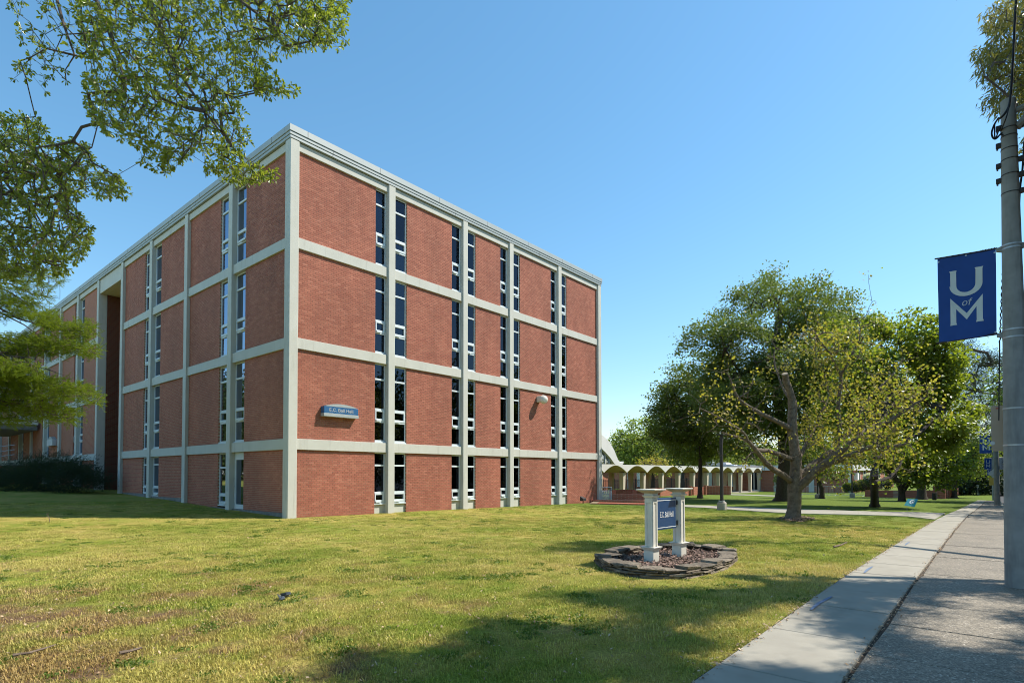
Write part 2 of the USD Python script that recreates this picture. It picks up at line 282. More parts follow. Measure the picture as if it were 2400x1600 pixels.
leafm('cypress_leaf', (0.05, 0.09, 0.008), (0.13, 0.18, 0.015), 0.42, 0.6, 0.2, (0.32, 0.40, 0.02))
leafm('dark_leaf', (0.040, 0.068, 0.014), (0.145, 0.19, 0.036), 0.34, 0.4, 0.45)
leafm('maple_leaf', (0.08, 0.12, 0.014), (0.23, 0.28, 0.035), 0.4, 0.4, 0.45)
leafm('young_leaf', (0.26, 0.16, 0.05), (0.36, 0.33, 0.075), 0.4, 0.5, 0.3)
leafm('far_leaf_light', (0.11, 0.165, 0.03), (0.27, 0.33, 0.07), 0.3, 0.5, 0.3)
leafm('far_leaf_mid', (0.03, 0.05, 0.014), (0.085, 0.115, 0.03), 0.3, 0.5, 0.3)
leafm('weed_leaf', (0.08, 0.13, 0.018), (0.14, 0.20, 0.03), 0.3, 0.5, 0.3)
leafm('pine_leaf', (0.02, 0.032, 0.014), (0.05, 0.07, 0.03), 0.15, 0.5, 0.3)
leafm('juniper_leaf', (0.012, 0.028, 0.012), (0.035, 0.06, 0.025), 0.1, 0.6, 0.3)
leafm('shrub_leaf', (0.11, 0.14, 0.035), (0.24, 0.26, 0.075), 0.2, 0.5, 0.3)
leafm('blossom', (0.45, 0.45, 0.42), (0.7, 0.7, 0.66), 0.3, 0.6, 0.2)
#==STRUCTURE==
# ------------------------------------------------------------------ ground, walks, road
def sheet(xs, ys, dz=0.0):
    Xg, Yg = np.meshgrid(xs, ys, indexing='ij'); v = np.stack([Xg, Yg, T(Xg, Yg) + dz], -1).reshape(-1, 3)
    n, m = len(xs), len(ys); i, j = np.meshgrid(np.arange(n - 1), np.arange(m - 1), indexing='ij')
    return v, np.stack([i * m + j, (i + 1) * m + j, (i + 1) * m + j + 1, i * m + j + 1], -1).reshape(-1, 4)
gx = np.concatenate([[-700, -300, -150, -90, -60, -40], np.arange(-30, 60, 0.6), [62, 66, 72, 75, 80, 100, 140, 200, 350, 900]])
gy = np.concatenate([[-18.28, -17.2, -16.6], np.arange(-16.2, 30, 0.6), [31, 34, 40, 50, 60, 90, 150, 300, 900]])
lv, lf = sheet(gx, gy)
obj('lawn', (lv, lf), M['lawn_soil'], smooth=True, label='wide sunlit lawn with green, straw coloured and bare patches in front of the brick hall', cat='lawn', kind='structure')
rv, rf = sheet(gx, np.array([-900, -300, -100, -60, -45, -35, -30, -27, -24, -21, -18.44]), -0.13)
obj('road', (rv, rf), M['asphalt'], smooth=True, label='asphalt street beyond the kerb at the right edge', cat='road', kind='structure')

def slab(mb, q, top, th=0.12, g=0.006):
    """A paving slab over the quad q (four xy corners in order)."""
    q = np.array(q, float); c = q.mean(0); d = c - q; q = q + d / np.linalg.norm(d, axis=1, keepdims=True) * g * 1.4
    c2 = q + (c - q) / np.linalg.norm(c - q, axis=1, keepdims=True) * 0.008
    zt = T(q[:, 0], q[:, 1]) * 0 + T(q[:, 0].mean(), q[:, 1].mean()) + 0.0
    zt = T(q[:, 0], q[:, 1].clip(-99, -16.2)) + top
    v = np.vstack([np.column_stack([q, zt - th]), np.column_stack([q, zt - 0.006]), np.column_stack([c2, zt])])
    f = [[0, 1, 2, 3][::-1], [8, 9, 10, 11]]
    for a, b in ((0, 4), (4, 8)):
        for i in range(4): j = (i + 1) % 4; f.append([a + i, a + j, b + j, b + i])
    mb.add(v, f)
rng = np.random.default_rng(3)
def yl(x): return np.interp(x, [-20, -2, 10, 20, 30, 60], [-16.16, -16.21, -16.30, -16.42, -16.62, -17.0])
def yc(x): return np.interp(x, [-20, -2, 10, 20, 30, 60], [-16.99, -17.02, -17.05, -17.12, -17.28, -17.6])
def yk(x): return np.interp(x, [-20, 60], [-18.27, -18.34])
def strip(xs_, f0, f1, dz):
    a, b = np.column_stack([xs_, f0(xs_)]), np.column_stack([xs_, f1(xs_)]); n = len(xs_)
    z = lambda q: T(q[:, 0], q[:, 1].clip(-99, -16.2)) + dz
    return np.vstack([np.column_stack([a, z(a)]), np.column_stack([b, z(b)])]), np.array([[i, i + 1, n + i + 1, n + i] for i in range(n - 1)])
walk = thing('sidewalk', 'narrow pale concrete sidewalk running from the foreground away along the lawn', 'sidewalk', kind='structure')
bed_v, bed_f = strip(np.arange(-14, 57, 2.0), lambda x: yc(x) - .08, lambda x: yl(x) + .03, 0.006)
obj('joint_soil', (bed_v, bed_f), M['soil'], walk)
xs = np.arange(-13.15 + 0.02, 56, 1.318)
for a, b in zip(xs[:-1], xs[1:]):
    mb = MB(); slab(mb, [[a, yc(a) + 0.012], [b, yc(b) + 0.012], [b, yl(b)], [a, yl(a)]], 0.035 + rng.uniform(-0.004, 0.004)); obj('slab', mb, M['sidewalk_concrete'], walk)
pave = thing('aggregate_pavement', 'exposed aggregate pavement between the narrow sidewalk and the street kerb', 'pavement', kind='structure')
bed_v, bed_f = strip(np.arange(-14, 57, 2.0), lambda x: yk(x), lambda x: yc(x) - .02, 0.003)
obj('joint_soil', (bed_v, bed_f), M['soil'], pave)
xs2 = np.arange(-13.9, 56, 1.21)
for a, b in zip(xs2[:-1], xs2[1:]):
    mb = MB(); slab(mb, [[a, yk(a)], [b, yk(b)], [b, yc(b) - 0.018 - .012 * math.sin(b * 1.7)], [a, yc(a) - 0.018 - .012 * math.sin(a * 1.7)]], 0.030 + rng.uniform(-0.004, 0.004), g=0.004); obj('slab', mb, M['aggregate'], pave)
kerb = thing('kerb', 'concrete kerb along the street edge behind the tall pole', 'kerb', kind='structure')
for a in np.arange(-14, 60, 3.0):
    mb = MB(); slab(mb, [[a, -18.46], [a + 3, -18.46], [a + 3, yk(a + 3) - 0.012], [a, yk(a) - 0.012]], 0.032, 0.30); obj('kerb_stone', mb, M['sidewalk_concrete'], kerb)
# the path that crosses the lawn behind the tree
pb = [(1590, 1187.5), (1660, 1190.5), (1740, 1196.5), (1860, 1204), (2000, 1206.5), (2120, 1210), (2190, 1218)]
pt = [(1590, 1183.5), (1670, 1185.5), (1740, 1188.5), (1886, 1194.5), (2060, 1199.5), (2150, 1201), (2216, 1203)]
PB = np.array([at(*p)[:2] for p in pb]); PT = np.array([at(*p)[:2] for p in pt])
def resample(P, n):
    s = np.concatenate([[0], np.cumsum(np.linalg.norm(np.diff(P, axis=0), axis=1))]); t = np.linspace(0, s[-1], n); return np.column_stack([np.interp(t, s, P[:, k]) for k in (0, 1)])
cross = thing('cross_path', 'concrete path crossing the lawn behind the half bare tree', 'path', kind='structure')
A, B = resample(PB, 15), resample(PT, 15)
for k in range(14):
    mb = MB(); q = np.array([A[k], A[k + 1], B[k + 1], B[k]]); z = T(q[:, 0], q[:, 1]) + 0.03
    v = np.vstack([np.column_stack([q, z - 0.1]), np.column_stack([q + (q.mean(0) - q) * 0.004, z])]); mb.add(v, [[4, 5, 6, 7], [0, 1, 5, 4], [1, 2, 6, 5], [2, 3, 7, 6], [3, 0, 4, 7]]); obj('slab', mb, M['sidewalk_concrete'], cross)
far_path = thing('narrow_path', 'thin pale path leading to the colonnade doors', 'path', kind='structure')
PB = np.array([at(*p)[:2] for p in ((1708, 1159.5), (1760, 1161), (1860, 1165))]); PT = np.array([at(*p)[:2] for p in ((1708, 1157.5), (1760, 1159), (1860, 1162.5))])
A, B = resample(PB, 6), resample(PT, 6)
for k in range(5):
    q = np.array([A[k], A[k + 1], B[k + 1], B[k]]); z = T(q[:, 0], q[:, 1]) + 0.03; v = np.vstack([np.column_stack([q, z - 0.1]), np.column_stack([q + (q.mean(0) - q) * 0.004, z])]); mb = MB(); mb.add(v, [[4, 5, 6, 7], [0, 1, 5, 4], [1, 2, 6, 5], [2, 3, 7, 6], [3, 0, 4, 7]]); obj('slab', mb, M['sidewalk_concrete'], far_path)
# blue survey marks sprayed on the sidewalk
def mark(pts, w):
    P = np.array([at(*p)[:2] for p in pts]); P = resample(P, 10); t = np.gradient(P, axis=0); n = np.column_stack([-t[:, 1], t[:, 0]]) / np.linalg.norm(t, axis=1, keepdims=True)
    ww = w * (0.5 + 0.5 * np.sin(np.linspace(0.15, 3.0, 10)))[:, None]; L, R = P + n * ww, P - n * ww
    z = lambda q: T(q[:, 0], q[:, 1].clip(-99, -16.2)) + 0.044
    mb = MB(); v = np.vstack([np.column_stack([L, z(L)]), np.column_stack([R, z(R)])]); mb.add(v, [[i, i + 1, 11 + i, 10 + i] for i in range(9)]); return mb
for k, (pts, w, lb) in enumerate((([(1901, 1437), (1918, 1422), (1950, 1405)], .022, 'long curved blue paint mark on the shaded near part of the sidewalk'), ([(2026, 1348), (2034, 1340), (2045, 1333)], .02, 'short blue paint stroke on the sunlit middle of the sidewalk'), ([(2122, 1281), (2128, 1276), (2132, 1274)], .018, 'faint small blue paint dash farther up the sidewalk'))):
    obj('paint_mark', mark(pts, w), M['blue_marking'], label=lb, cat='paint mark')

# ------------------------------------------------------------------ the brick hall
hall = thing('brick_hall', 'four storey red brick hall with pale concrete frame and narrow paired windows', 'building')
def FR(v): return v                                            # right (end) face: u along x, w inwards along y
def FL(v): v = np.asarray(v); return v[:, [1, 0, 2]]           # left (long) face: u along y, w inwards along x
Hs = 3.43; Z1 = 2.67; BD = 0.367; ZR = 12.52
lev = [(-0.9, Z1 - BD), (Z1, Z1 + Hs - BD), (Z1 + Hs, Z1 + 2 * Hs - BD), (Z1 + 2 * Hs, ZR)]
LEND = 52.5
colR = [(0.0, 0.34), (4.11, 4.43), (8.21, 8.51), (11.42, 11.72), (15.53, 15.83), (19.63, 19.96)]
colL = [(4.36 + 4.35 * k, 4.68 + 4.35 * k) for k in range(11)] + [(LEND - .34, LEND)]
WP, WB, WW = 0.14, 0.07, 0.20                                  # set-backs: brick face, spandrels, window frames
def cbox(u0, u1, w0, w1, z0, z1, F, b=0.012): mb = MB(); mb.bbox(u0, u1, w0, w1, z0, z1, b, F); return mb
obj('corner_column', cbox(0, 0.34, 0, 0.34, -0.02, 12.81, FR, 0.02), M['concrete'], hall)
obj('column_base', cbox(0.02, 0.33, 0.02, 0.33, -0.5, -0.025, FR, 0.02), M['plinth'], hall)
for u0, u1 in colR[1:]: obj('column', cbox(u0, u1, 0, 0.42, -1.2, 12.81, FR), M['concrete'], hall)
for k, (u0, u1) in enumerate(colL):
    obj('column', cbox(u0, u1, 0, 0.42, (0.20 if k in (1, 3) else -0.6), 12.81, FL), M['concrete'], hall)
    if k in (1, 3): obj('column_base', cbox(u0 + .01, u1 - .01, 0.01, 0.40, -0.6, 0.195, FL), M['plinth'], hall)
bricks_v, bricks_f = [], []
def brick_field(u0, u1, z0, z1, F, depth=0.085):
    """Running bond: box for every brick, faces to the front and sides."""
    hgt, mor, L = 0.0677, 0.010, 0.2032; out = []
    k0, k1 = int(math.floor(z0 / hgt)) , int(math.ceil(z1 / hgt))
    for k in range(k0, k1):
        a, b = max(k * hgt + mor / 2, z0), min((k + 1) * hgt - mor / 2, z1)
        if b - a < 0.012: continue
        e = u0 + (0.5 * L if k % 2 else 0) - L; n = int((u1 - e) / L) + 2
        s = e + np.arange(n) * L; l, r = np.maximum(s + mor / 2, u0), np.minimum(s + L - mor / 2, u1)
        q = (r - l) > 0.02
        out.append(np.column_stack([l[q], r[q], np.full(q.sum(), a), np.full(q.sum(), b)]))
    return np.vstack(out)
brng = np.random.default_rng(11)
def brick_boxes(R, F, depth=0.085):
    n = len(R); fr = WP + brng.uniform(-0.0015, 0.0025, n); v = np.zeros((n, 8, 3))
    for i, (x, y, z) in enumerate([(x, y, z) for x in (0, 1) for y in (0, 1) for z in (2, 3)]):
        v[:, i, 0] = R[:, x]; v[:, i, 1] = fr if y == 0 else WP + depth; v[:, i, 2] = R[:, z]
    f = np.array([[0, 1, 5], [0, 5, 4], [1, 3, 7], [1, 7, 5], [0, 4, 6], [0, 6, 2], [0, 2, 3], [0, 3, 1], [4, 5, 7], [4, 7, 6]])
    return F(v.reshape(-1, 3)).reshape(n, 8, 3), f
def panel(u0, u1, z0, z1, F, single=False):
    """A brick panel: mortar backing and its bricks."""
    mb = MB(); mb.box(u0 + 0.004, u1 - 0.004, WP + 0.007, WP + 0.20, z0, z1, F); obj('mortar_panel', mb, M['mortar'], hall)
    V, f = brick_boxes(brick_field(u0, u1, z0, z1, F), F)
    if single:
        d = np.linalg.norm(V.mean(1) - CAM, axis=1) + np.where(V[:, :, 2].max(1) < -0.02, 99, 0); o = np.argsort(d)
        for i in o[:300]:
            obj('brick', (V[i], f), M['brick'], hall)
        V = V[o[300:]]
    bricks_v.append(V.reshape(-1, 3)); bricks_f.append((f[None] + 8 * np.arange(len(V))[:, None, None]).reshape(-1, 3))
def window(u0, u1, z0, z1, F, kind='upper', side=1, board=False, wdark=None):
    """Narrow window: tall frame with three bars, four panes and a projecting hopper sash."""
    w = thing('window', parent=hall); t = 0.045; wf = WW; wb = WW + 0.07; h = z1 - z0
    fr = MB(); ca = 0
    fr.bbox(u0, u0 + t, wf, wb, z0, z1, .006, F); fr.bbox(u1 - t, u1, wf, wb, z0, z1, .006, F)
    if kind == 'upper': bars = [z0, z0 + .255 * h, z0 + .413 * h, z0 + .797 * h, z1]; hop = 1
    elif kind == 'base': bars = [z0, z0 + .42, z0 + 1.46, z1]; hop = 0
    else: bars = [z0, z0 + .5 * h, z1]; hop = -1
    fr.bbox(u0 + t, u1 - t, wf, wb, z1 - t, z1, .006, F); fr.bbox(u0 + t, u1 - t, wf - .02, wb, z0, z0 + t * 1.2, .006, F)
    for b in bars[1:-1]: fr.bbox(u0 + t, u1 - t, wf - .012, wb, b - .035, b + .035, .006, F)
    obj('frame', fr, M['frame_white'], w)
    for k in range(len(bars) - 1):
        a, b = bars[k] + (.054 if k == 0 else .035), bars[k + 1] - (.045 if k == len(bars) - 2 else .035); m = MB(); i = t
        if k == hop:
            sa = MB(); q = .055; ww = wf - .03
            sa.bbox(u0 + t + .004, u0 + t + q, ww, wb - .01, a, b, .006, F); sa.bbox(u1 - t - q, u1 - t - .004, ww, wb - .01, a, b, .006, F)
            sa.bbox(u0 + t + q, u1 - t - q, ww, wb - .01, b - q, b, .006, F); sa.bbox(u0 + t + q, u1 - t - q, ww, wb - .01, a, a + q * 1.5, .006, F)
            sa.bbox(u0 + t + .02, u0 + t + .02 + .42 * (u1 - u0), ww - .05, ww + .01, a - .03, a + .045, .006, F)
            obj('sash', sa, M['frame_white'], w); a += q * 1.5; b -= q; i = t + q
            if board:
                m2 = MB(); m2.box(u0 + i, u1 - i, wb + .03, wb + .05, a, b - (.08 if board == 2 else 0), F); obj('board', m2, M['board_grey'], w, label='grey board behind the small pane')
        if k != hop and brng.random() < .22:
            m2 = MB(); dr = (b - a) * brng.uniform(.15, .8); m2.box(u0 + i, u1 - i, wb + .06, wb + .065, b - dr, b, F); obj('blind', m2, M['blind'], w)
        m.box(u0 + i - .004, u1 - i + .004, wf + .03, wf + .038, a - .004, b + .004, F); obj('pane', m, M['glass'], w)
    s = MB(); s.bbox(u0 - .0, u1 + .0, wf - .055, wb, z0 - .045, z0 - .002, .006, F); obj('sill', s, M['frame_white'], w)
    return w
# --- right face
wR = {1: (3.58, 5.12), 2: (7.64, 9.15), 3: (10.87, 12.37), 4: (14.99, 16.49)}
boards = {(1, 2): (2, 1), (2, 2): (1, 1), (3, 2): (1, 2), (4, 2): (0, 1)}
for li, (z0, z1) in enumerate(lev):
    for k in range(5):
        u0 = colR[k][1]; u1 = colR[k + 1][0]; a = u0 if k == 0 else wR[k][1]; b = u1 if k == 4 else wR[k + 1][0]
        panel(a + .002, b - .002, z0, z1, FR, single=(li == 0 and k == 0))
        if li:
            obj('spandrel', cbox(u0 + .003, u1 - .003, WB, .40, z0 - BD, z0, FR, .008), M['concrete'], hall)
        if li == 3: obj('spandrel', cbox(u0 + .003, u1 - .003, WB, .40, ZR, 12.80, FR, .008), M['concrete'], hall)
    for k in range(1, 5):
        bd = boards.get((k, li), (0, 0)) if li == 2 else (0, 0)
        for s_, (a, b) in enumerate(((wR[k][0], colR[k][0] - .002), (colR[k][1] + .002, wR[k][1]))):
            if li: window(a, b, z0 + .05, z1 - .004, FR, 'upper', board=bd[s_])
            else:
                zs = 0.29; window(a, b, zs + .05, z1 - .004, FR, 'base')
                obj('sill_panel', cbox(a, b, WW + .02, WW + .16, -1.2, zs, FR, .006), M['concrete'], hall)
# --- left face
def lbay(k): return (0.34 if k == 0 else colL[k - 1][1], colL[k][0])
winL = {0, 2, 5, 7, 9}
STAIR = 4                                                      # open stair bay
for k in range(12):
    u0, u1 = lbay(k)
    if k == STAIR: continue
    a = u0 + (1.02 if (k - 1) in winL else 0); b = u1 - (0.88 if k in winL and k < 11 else 0)
    for li, (z0, z1) in enumerate(lev):
        zz0 = z0
        if k <= 3: panel(a + .002, b - .002, zz0, z1, FL)
        else:
            mb = MB(); mb.box(a, b, WP, WP + .2, zz0, z1, FL); obj('brick_panel', mb, M['brick_far_x'], hall)
        if li: obj('spandrel', cbox(u0 + .003, u1 - .003, WB, .40, z0 - BD, z0, FL, .008), M['concrete'], hall)
        if li == 3: obj('spandrel', cbox(u0 + .003, u1 - .003, WB, .40, ZR, 12.80, FL, .008), M['concrete'], hall)
        zb = 0.42 if k > 1 else 0.22
        if a > u0:
            if li: window(u0 + .002, a, z0 + .05, z1 - .004, FL, 'upper')
            else: window(u0 + .002, a, zb + .05, z1 - .004, FL, 'base')
        if b < u1:
            if li: window(b, u1 - .002, z0 + .05, z1 - .004, FL, 'upper')
            elif k == 0:
                d = thing('door', parent=hall); m = MB(); ua, ub = b, u1 - .002; zt = z1 - .004; q = .10
                m.bbox(ua, ua + q, WW, WW + .06, .10, zt, .006, FL); m.bbox(ub - q, ub, WW, WW + .06, .10, zt, .006, FL); m.bbox(ua + q, ub - q, WW, WW + .06, zt - .28, zt, .006, FL); m.bbox(ua + q, ub - q, WW, WW + .06, .10, .33, .006, FL)
                obj('door_frame', m, M['frame_white'], d); m = MB(); m.box(ua + q - .004, ub - q + .004, WW + .03, WW + .038, .33, zt - .28, FL); obj('pane', m, M['glass'], d)
                m = MB(); m.tube(FL(np.array([[ub - .06, WW - .0, 1.0], [ub - .06, WW - .05, 1.02], [ub - .06, WW - .05, 1.3], [ub - .06, WW, 1.32]])), .012, 6); obj('handle', m, M['galvanised'], d)
            else: window(b, u1 - .002, zb + .05, z1 - .004, FL, 'base')
for (ua, ub) in ((0.35, 8.70), (9.03, 13.05), (13.38, 17.40)):
    obj('plinth', cbox(ua, ub, WP - .03, WP + .12, -.6, T(0, (ua + ub) / 2) + (.12 if ua > 5 else .05), FL, .01), M['plinth'], hall)
# stair bay: deep recess with brick cheeks, glazed strip and concrete soffit
u0, u1 = lbay(STAIR); SD = 1.05
def plain(name, mat, *a): mb = MB(); mb.box(*a); obj(name, mb, M[mat], hall)
obj('stair_pier', cbox(u1 - .02, u1, .42, .46, -.6, 12.5, FL, .004), M['concrete'], hall)
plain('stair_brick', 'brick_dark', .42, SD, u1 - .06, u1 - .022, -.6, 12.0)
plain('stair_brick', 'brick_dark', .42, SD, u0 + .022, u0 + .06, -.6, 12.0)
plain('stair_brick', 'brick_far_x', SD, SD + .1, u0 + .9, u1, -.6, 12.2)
plain('stair_soffit', 'concrete', .40, SD + .1, u0, u1, 12.0, 12.5)
obj('spandrel', cbox(u0 + .003, u1 - .003, WB, .40, 12.0, 12.80, FL, .008), M['concrete'], hall)
sw = thing('stair_window', parent=hall); m = MB(); m.bbox(u0 + .06, u0 + .12, SD - .05, SD + .05, .5, 12, .006, FL); m.bbox(u0 + .84, u0 + .90, SD - .05, SD + .05, .5, 12, .006, FL)
for z in np.arange(.5, 12, 1.45): m.bbox(u0 + .12, u0 + .84, SD - .05, SD + .05, z, z + .07, .006, FL)
obj('frame', m, M['frame_white'], sw)
for z in np.arange(.5, 11.9, 1.45): m = MB(); m.box(u0 + .116, u0 + .844, SD, SD + .01, z + .07, min(z + 1.45, 12), FL); obj('pane', m, M['glass'], sw)
obj('brickwork', (np.vstack(bricks_v), np.vstack([f + o for f, o in zip(bricks_f, np.cumsum([0] + [len(v) for v in bricks_v[:-1]]))])), M['brick'], hall, kind='stuff', label='remaining bricks of the hall laid in running bond')
# cornice: three metal steps round the roof edge
for k, (za, zb, o) in enumerate(((13.03, 13.25, .06), (12.92, 13.025, .035), (12.815, 12.915, .015))):
    obj('fascia', cbox(-o, 19.96 + o, -o, .3, za, zb, FR, .008), M['fascia_metal'], hall)
    obj('fascia', cbox(.302, LEND + o, -o, .3, za, zb, FL, .008), M['fascia_metal'], hall)
    for q in (np.arange(.6, 19.8, 3.05) if k == 0 else np.arange(1.6, 19.8, 6.1)):
        obj('fascia_seam', cbox(q, q + .012, -o - .004, .05, za + .004, zb - .004, FR, .002), M['dark_metal'], hall)
    for q in np.arange(1.2 + .5 * k, LEND, 3.05): obj('fascia_seam', cbox(q, q + .012, -o - .004, .05, za + .004, zb - .004, FL, .002), M['dark_metal'], hall)
plain('roof', 'roofing', .302, 19.7, .302, LEND - .1, 12.82, 13.0)
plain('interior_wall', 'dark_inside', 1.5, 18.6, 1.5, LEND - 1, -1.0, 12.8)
plain('far_wall', 'brick_far_x', 19.70, 19.95, .43, LEND, -1.2, 12.81)
plain('far_wall', 'brick_far_y', .43, 19.95, LEND - .2, LEND - .01, -1.2, 12.81)
# entrance porch far along the long face
ex0, ey0, ey1 = -3.2, 36.5, 48.0
plain('porch_roof', 'canopy_white', ex0, -.02, ey0, ey1, 5.15, 5.5)
plain('porch_soffit', 'plinth', ex0 + .1, -.05, ey0 + .1, ey1 - .1, 4.75, 5.145)
for yy in np.linspace(ey0 + .3, ey1 - .3, 5): plain('porch_post', 'concrete', ex0 + .15, ex0 + .35, yy - .1, yy + .1, .6, 4.75)
plain('porch_floor', 'concrete', ex0 - .4, -.02, ey0 - .5, ey1, .4, 2.15)
plain('porch_wall', 'brick_far_y', ex0 - .4, -.02, ey0 - .75, ey0 - .502, .2, 2.1)
for q in range(3):
    m = MB(); m.tube([(ex0 - .2, ey0 - .4 + q * .02, 2.5 + .35 * q), (ex0 + 1.8, ey0 - .4 + q * .02, 2.9 + .35 * q)], .025, 6); obj('porch_rail', m, M['galvanised'], hall)

# signs and fittings on the hall
ws = thing('wall_sign', 'small navy name sign with silver arched top on the right brick face', 'sign')
def WS(v): v = np.asarray(v); return np.column_stack([v[:, 0], v[:, 1], v[:, 2]])
mb = MB(); mb.bbox(1.30, 2.70, -.06, .139, 3.62, 3.86, .008); obj('sign_panel', mb, M['wall_sign_navy'], ws)
mb = MB(); mb.bbox(1.285, 2.715, -.075, .139, 3.50, 3.617, .008); obj('bottom_bar', mb, M['fascia_metal'], ws)
arc = [(1.38, 3.863)] + [(x, 3.885 + .085 * (1 - ((x - 2.0) / .62) ** 2)) for x in np.linspace(1.38, 2.62, 15)] + [(2.62, 3.863)]
mb = MB(); mb.prism(sg.Polygon(arc), -.06, .139, lambda v: np.column_stack([v[:, 0], v[:, 2], v[:, 1]])); obj('arched_cap', mb, M['fascia_metal'], ws)
tm = meshkit.text_mesh('E.C. Ball Hall', 0.115, 0.006); mb = MB(); sx = .98 / (tm.bounds[1][0] - tm.bounds[0][0])
mb.mesh(tm, lambda v: np.column_stack([1.51 + (v[:, 0] - tm.bounds[0][0]) * sx, -.062 - v[:, 2], 3.685 + v[:, 1]])); obj('lettering', mb, M['grey_paint'], ws, label='E.C. Ball Hall')
wl = thing('wall_lamp', 'weathered grey domed lamp high on the right brick face', 'lamp')
lc = atY(1264, 937, .05); mb = MB(); mb.bbox(lc[0] - .13, lc[0] + .13, -.16, .139, lc[2] - .13, lc[2] + .19, .02); obj('housing', mb, M['sign_post_white'], wl)
mb = MB(); prof = [(0, .20)] + [(.215 * math.sin(a), .20 * math.cos(a)) for a in np.linspace(.1, 1.57, 9)] + [(.225, -.02), (.225, -.07), (.20, -.09), (0, -.09)]
m = trimesh.creation.revolve(np.array(prof[::-1]), sections=24); mb.mesh(m, lambda v: np.column_stack([lc[0] + v[:, 0], -.25 - v[:, 2], lc[2] + v[:, 1]])); obj('dome', mb, M['sign_post_white'], wl, smooth=40)
fl = thing('ground_lamp', 'small dark floodlight on the grass at the far corner of the hall', 'lamp')
gp = at(1395, 1181); gp[1] = -.35; gp[2] = T(gp[0], gp[1]); mb = MB(); mb.tube([gp, gp + [0, 0, .2]], .03, 6); obj('stem', mb, M['dark_metal'], fl)
mb = MB(); mb.hull(np.array([[x * .16, y * .10, z] for x in (-1, 1) for y in (-1, 1) for z in (.17, .30)] + [[x * .09, .14, .42] for x in (-1, 1)]) + gp); obj('lamp_head', mb, M['dark_metal'], fl)
es = thing('entrance_sign', 'small grey arched sign on the long face near the porch', 'sign')
p = atX(121, 1036, .0); mb = MB(); mb.bbox(-.12, .139, p[1] - .75, p[1] + .75, p[2] - .25, p[2] + .2, .01); obj('sign_panel', mb, M['grey_paint'], es)
mb = MB(); mb.prism(sg.Polygon([(p[1] - .6, p[2] + .203)] + [(p[1] + .6 * c, p[2] + .21 + .18 * (1 - c * c)) for c in np.linspace(-1, 1, 9)] + [(p[1] + .6, p[2] + .203)]), -.1, .139, lambda v: np.column_stack([v[:, 2], v[:, 0], v[:, 1]])); obj('arched_cap', mb, M['fascia_metal'], es)
# ------------------------------------------------------------------ name sign in its stone bed
def gz(x, y, dz=0.0): return np.array([x, y, float(T(x, y)) + dz])
pA, pB = at(1527, 1322)[:2], at(1592, 1309)[:2]
dirS = (pB - pA) / np.linalg.norm(pB - pA); perp = np.array([-dirS[1], dirS[0]]); zS = float(T(*pA)) + .02
def LS(v):
    """Sign frame: along the two posts, across, up."""
    v = np.asarray(v, float); o = pA[None] + v[:, :1] * dirS + v[:, 1:2] * perp; return np.column_stack([o, v[:, 2] + zS])
span = float(np.linalg.norm(pB - pA))
name_sign = thing('name_sign', 'navy name board between two white pillars in the stone edged bed', 'sign')
def flare(mb, x, z0, z1, h0, h1): mb.hull(LS(np.array([[x + sx * h, sy * h, z] for z, h in ((z0, h0), (z1, h1)) for sx in (-1, 1) for sy in (-1, 1)])))
for x in (0.0, span):
    mb = MB(); mb.bbox(x - .09, x + .09, -.09, .09, -.15, .215, .004, LS); obj('post_base', mb, M['sign_post_white'], name_sign)
    mb = MB(); flare(mb, x, .216, .262, .092, .128); mb.bbox(x - .13, x + .13, -.13, .13, .263, .275, .003, LS); obj('base_moulding', mb, M['sign_post_white'], name_sign)
    mb = MB(); c = .068; mb.bbox(x - c, x + c, -c, c, .276, 1.075, .002, LS)
    for sx, sy in ((-1, 0), (1, 0), (0, -1), (0, 1)):
        for e in (-1, 1):
            cx, cy = x + sx * (c + .006), sy * (c + .006); ox, oy = (0, e * .052) if sx else (e * .052, 0)
            mb.bbox(cx + ox - (.006 if sx else .017), cx + ox + (.006 if sx else .017), cy + oy - (.017 if sx else .006), cy + oy + (.017 if sx else .006), .277, 1.074, .002, LS)
        mb.bbox(x + sx * (c + .006) - (.006 if sx else .034), x + sx * (c + .006) + (.006 if sx else .034), sy * (c + .006) - (.034 if sx else .006), sy * (c + .006) + (.034 if sx else .006), .99, 1.073, .002, LS)
    obj('post_shaft', mb, M['sign_post_white'], name_sign)
    mb = MB(); flare(mb, x, 1.076, 1.105, .078, .105); mb.bbox(x - .108, x + .108, -.108, .108, 1.106, 1.116, .002, LS); mb.bbox(x - .082, x + .082, -.082, .082, 1.117, 1.15, .002, LS); obj('capital', mb, M['sign_post_white'], name_sign)
    mb = MB(); flare(mb, x, 1.151, 1.20, .095, .172); obj('cap_flare', mb, M['cap_tan'], name_sign)
    mb = MB(); mb.bbox(x - .178, x + .178, -.178, .178, 1.201, 1.218, .003, LS); obj('cap_top', mb, M['sign_post_white'], name_sign)
x0, x1, zb, zt = .115, span - .125, .53, 1.06
mb = MB(); mb.bbox(x0, x1, -.022, .022, zb, zt, .004, LS); obj('board', mb, M['sign_navy'], name_sign)
mb = MB()
for z in (zb + .035, zt - .04): mb.box(x0 + .015, x1 - .015, -.0245, -.0235, z - .005, z + .005, LS)
mb.box(x1 - .02, x1 - .015, -.0245, -.0235, zb + .035, zt - .04, LS); obj('border_line', mb, M['lettering_white'], name_sign)
tm = meshkit.text_mesh('E.C. Ball Hall', .092, .002); k = .46 / (tm.bounds[1][0] - tm.bounds[0][0])
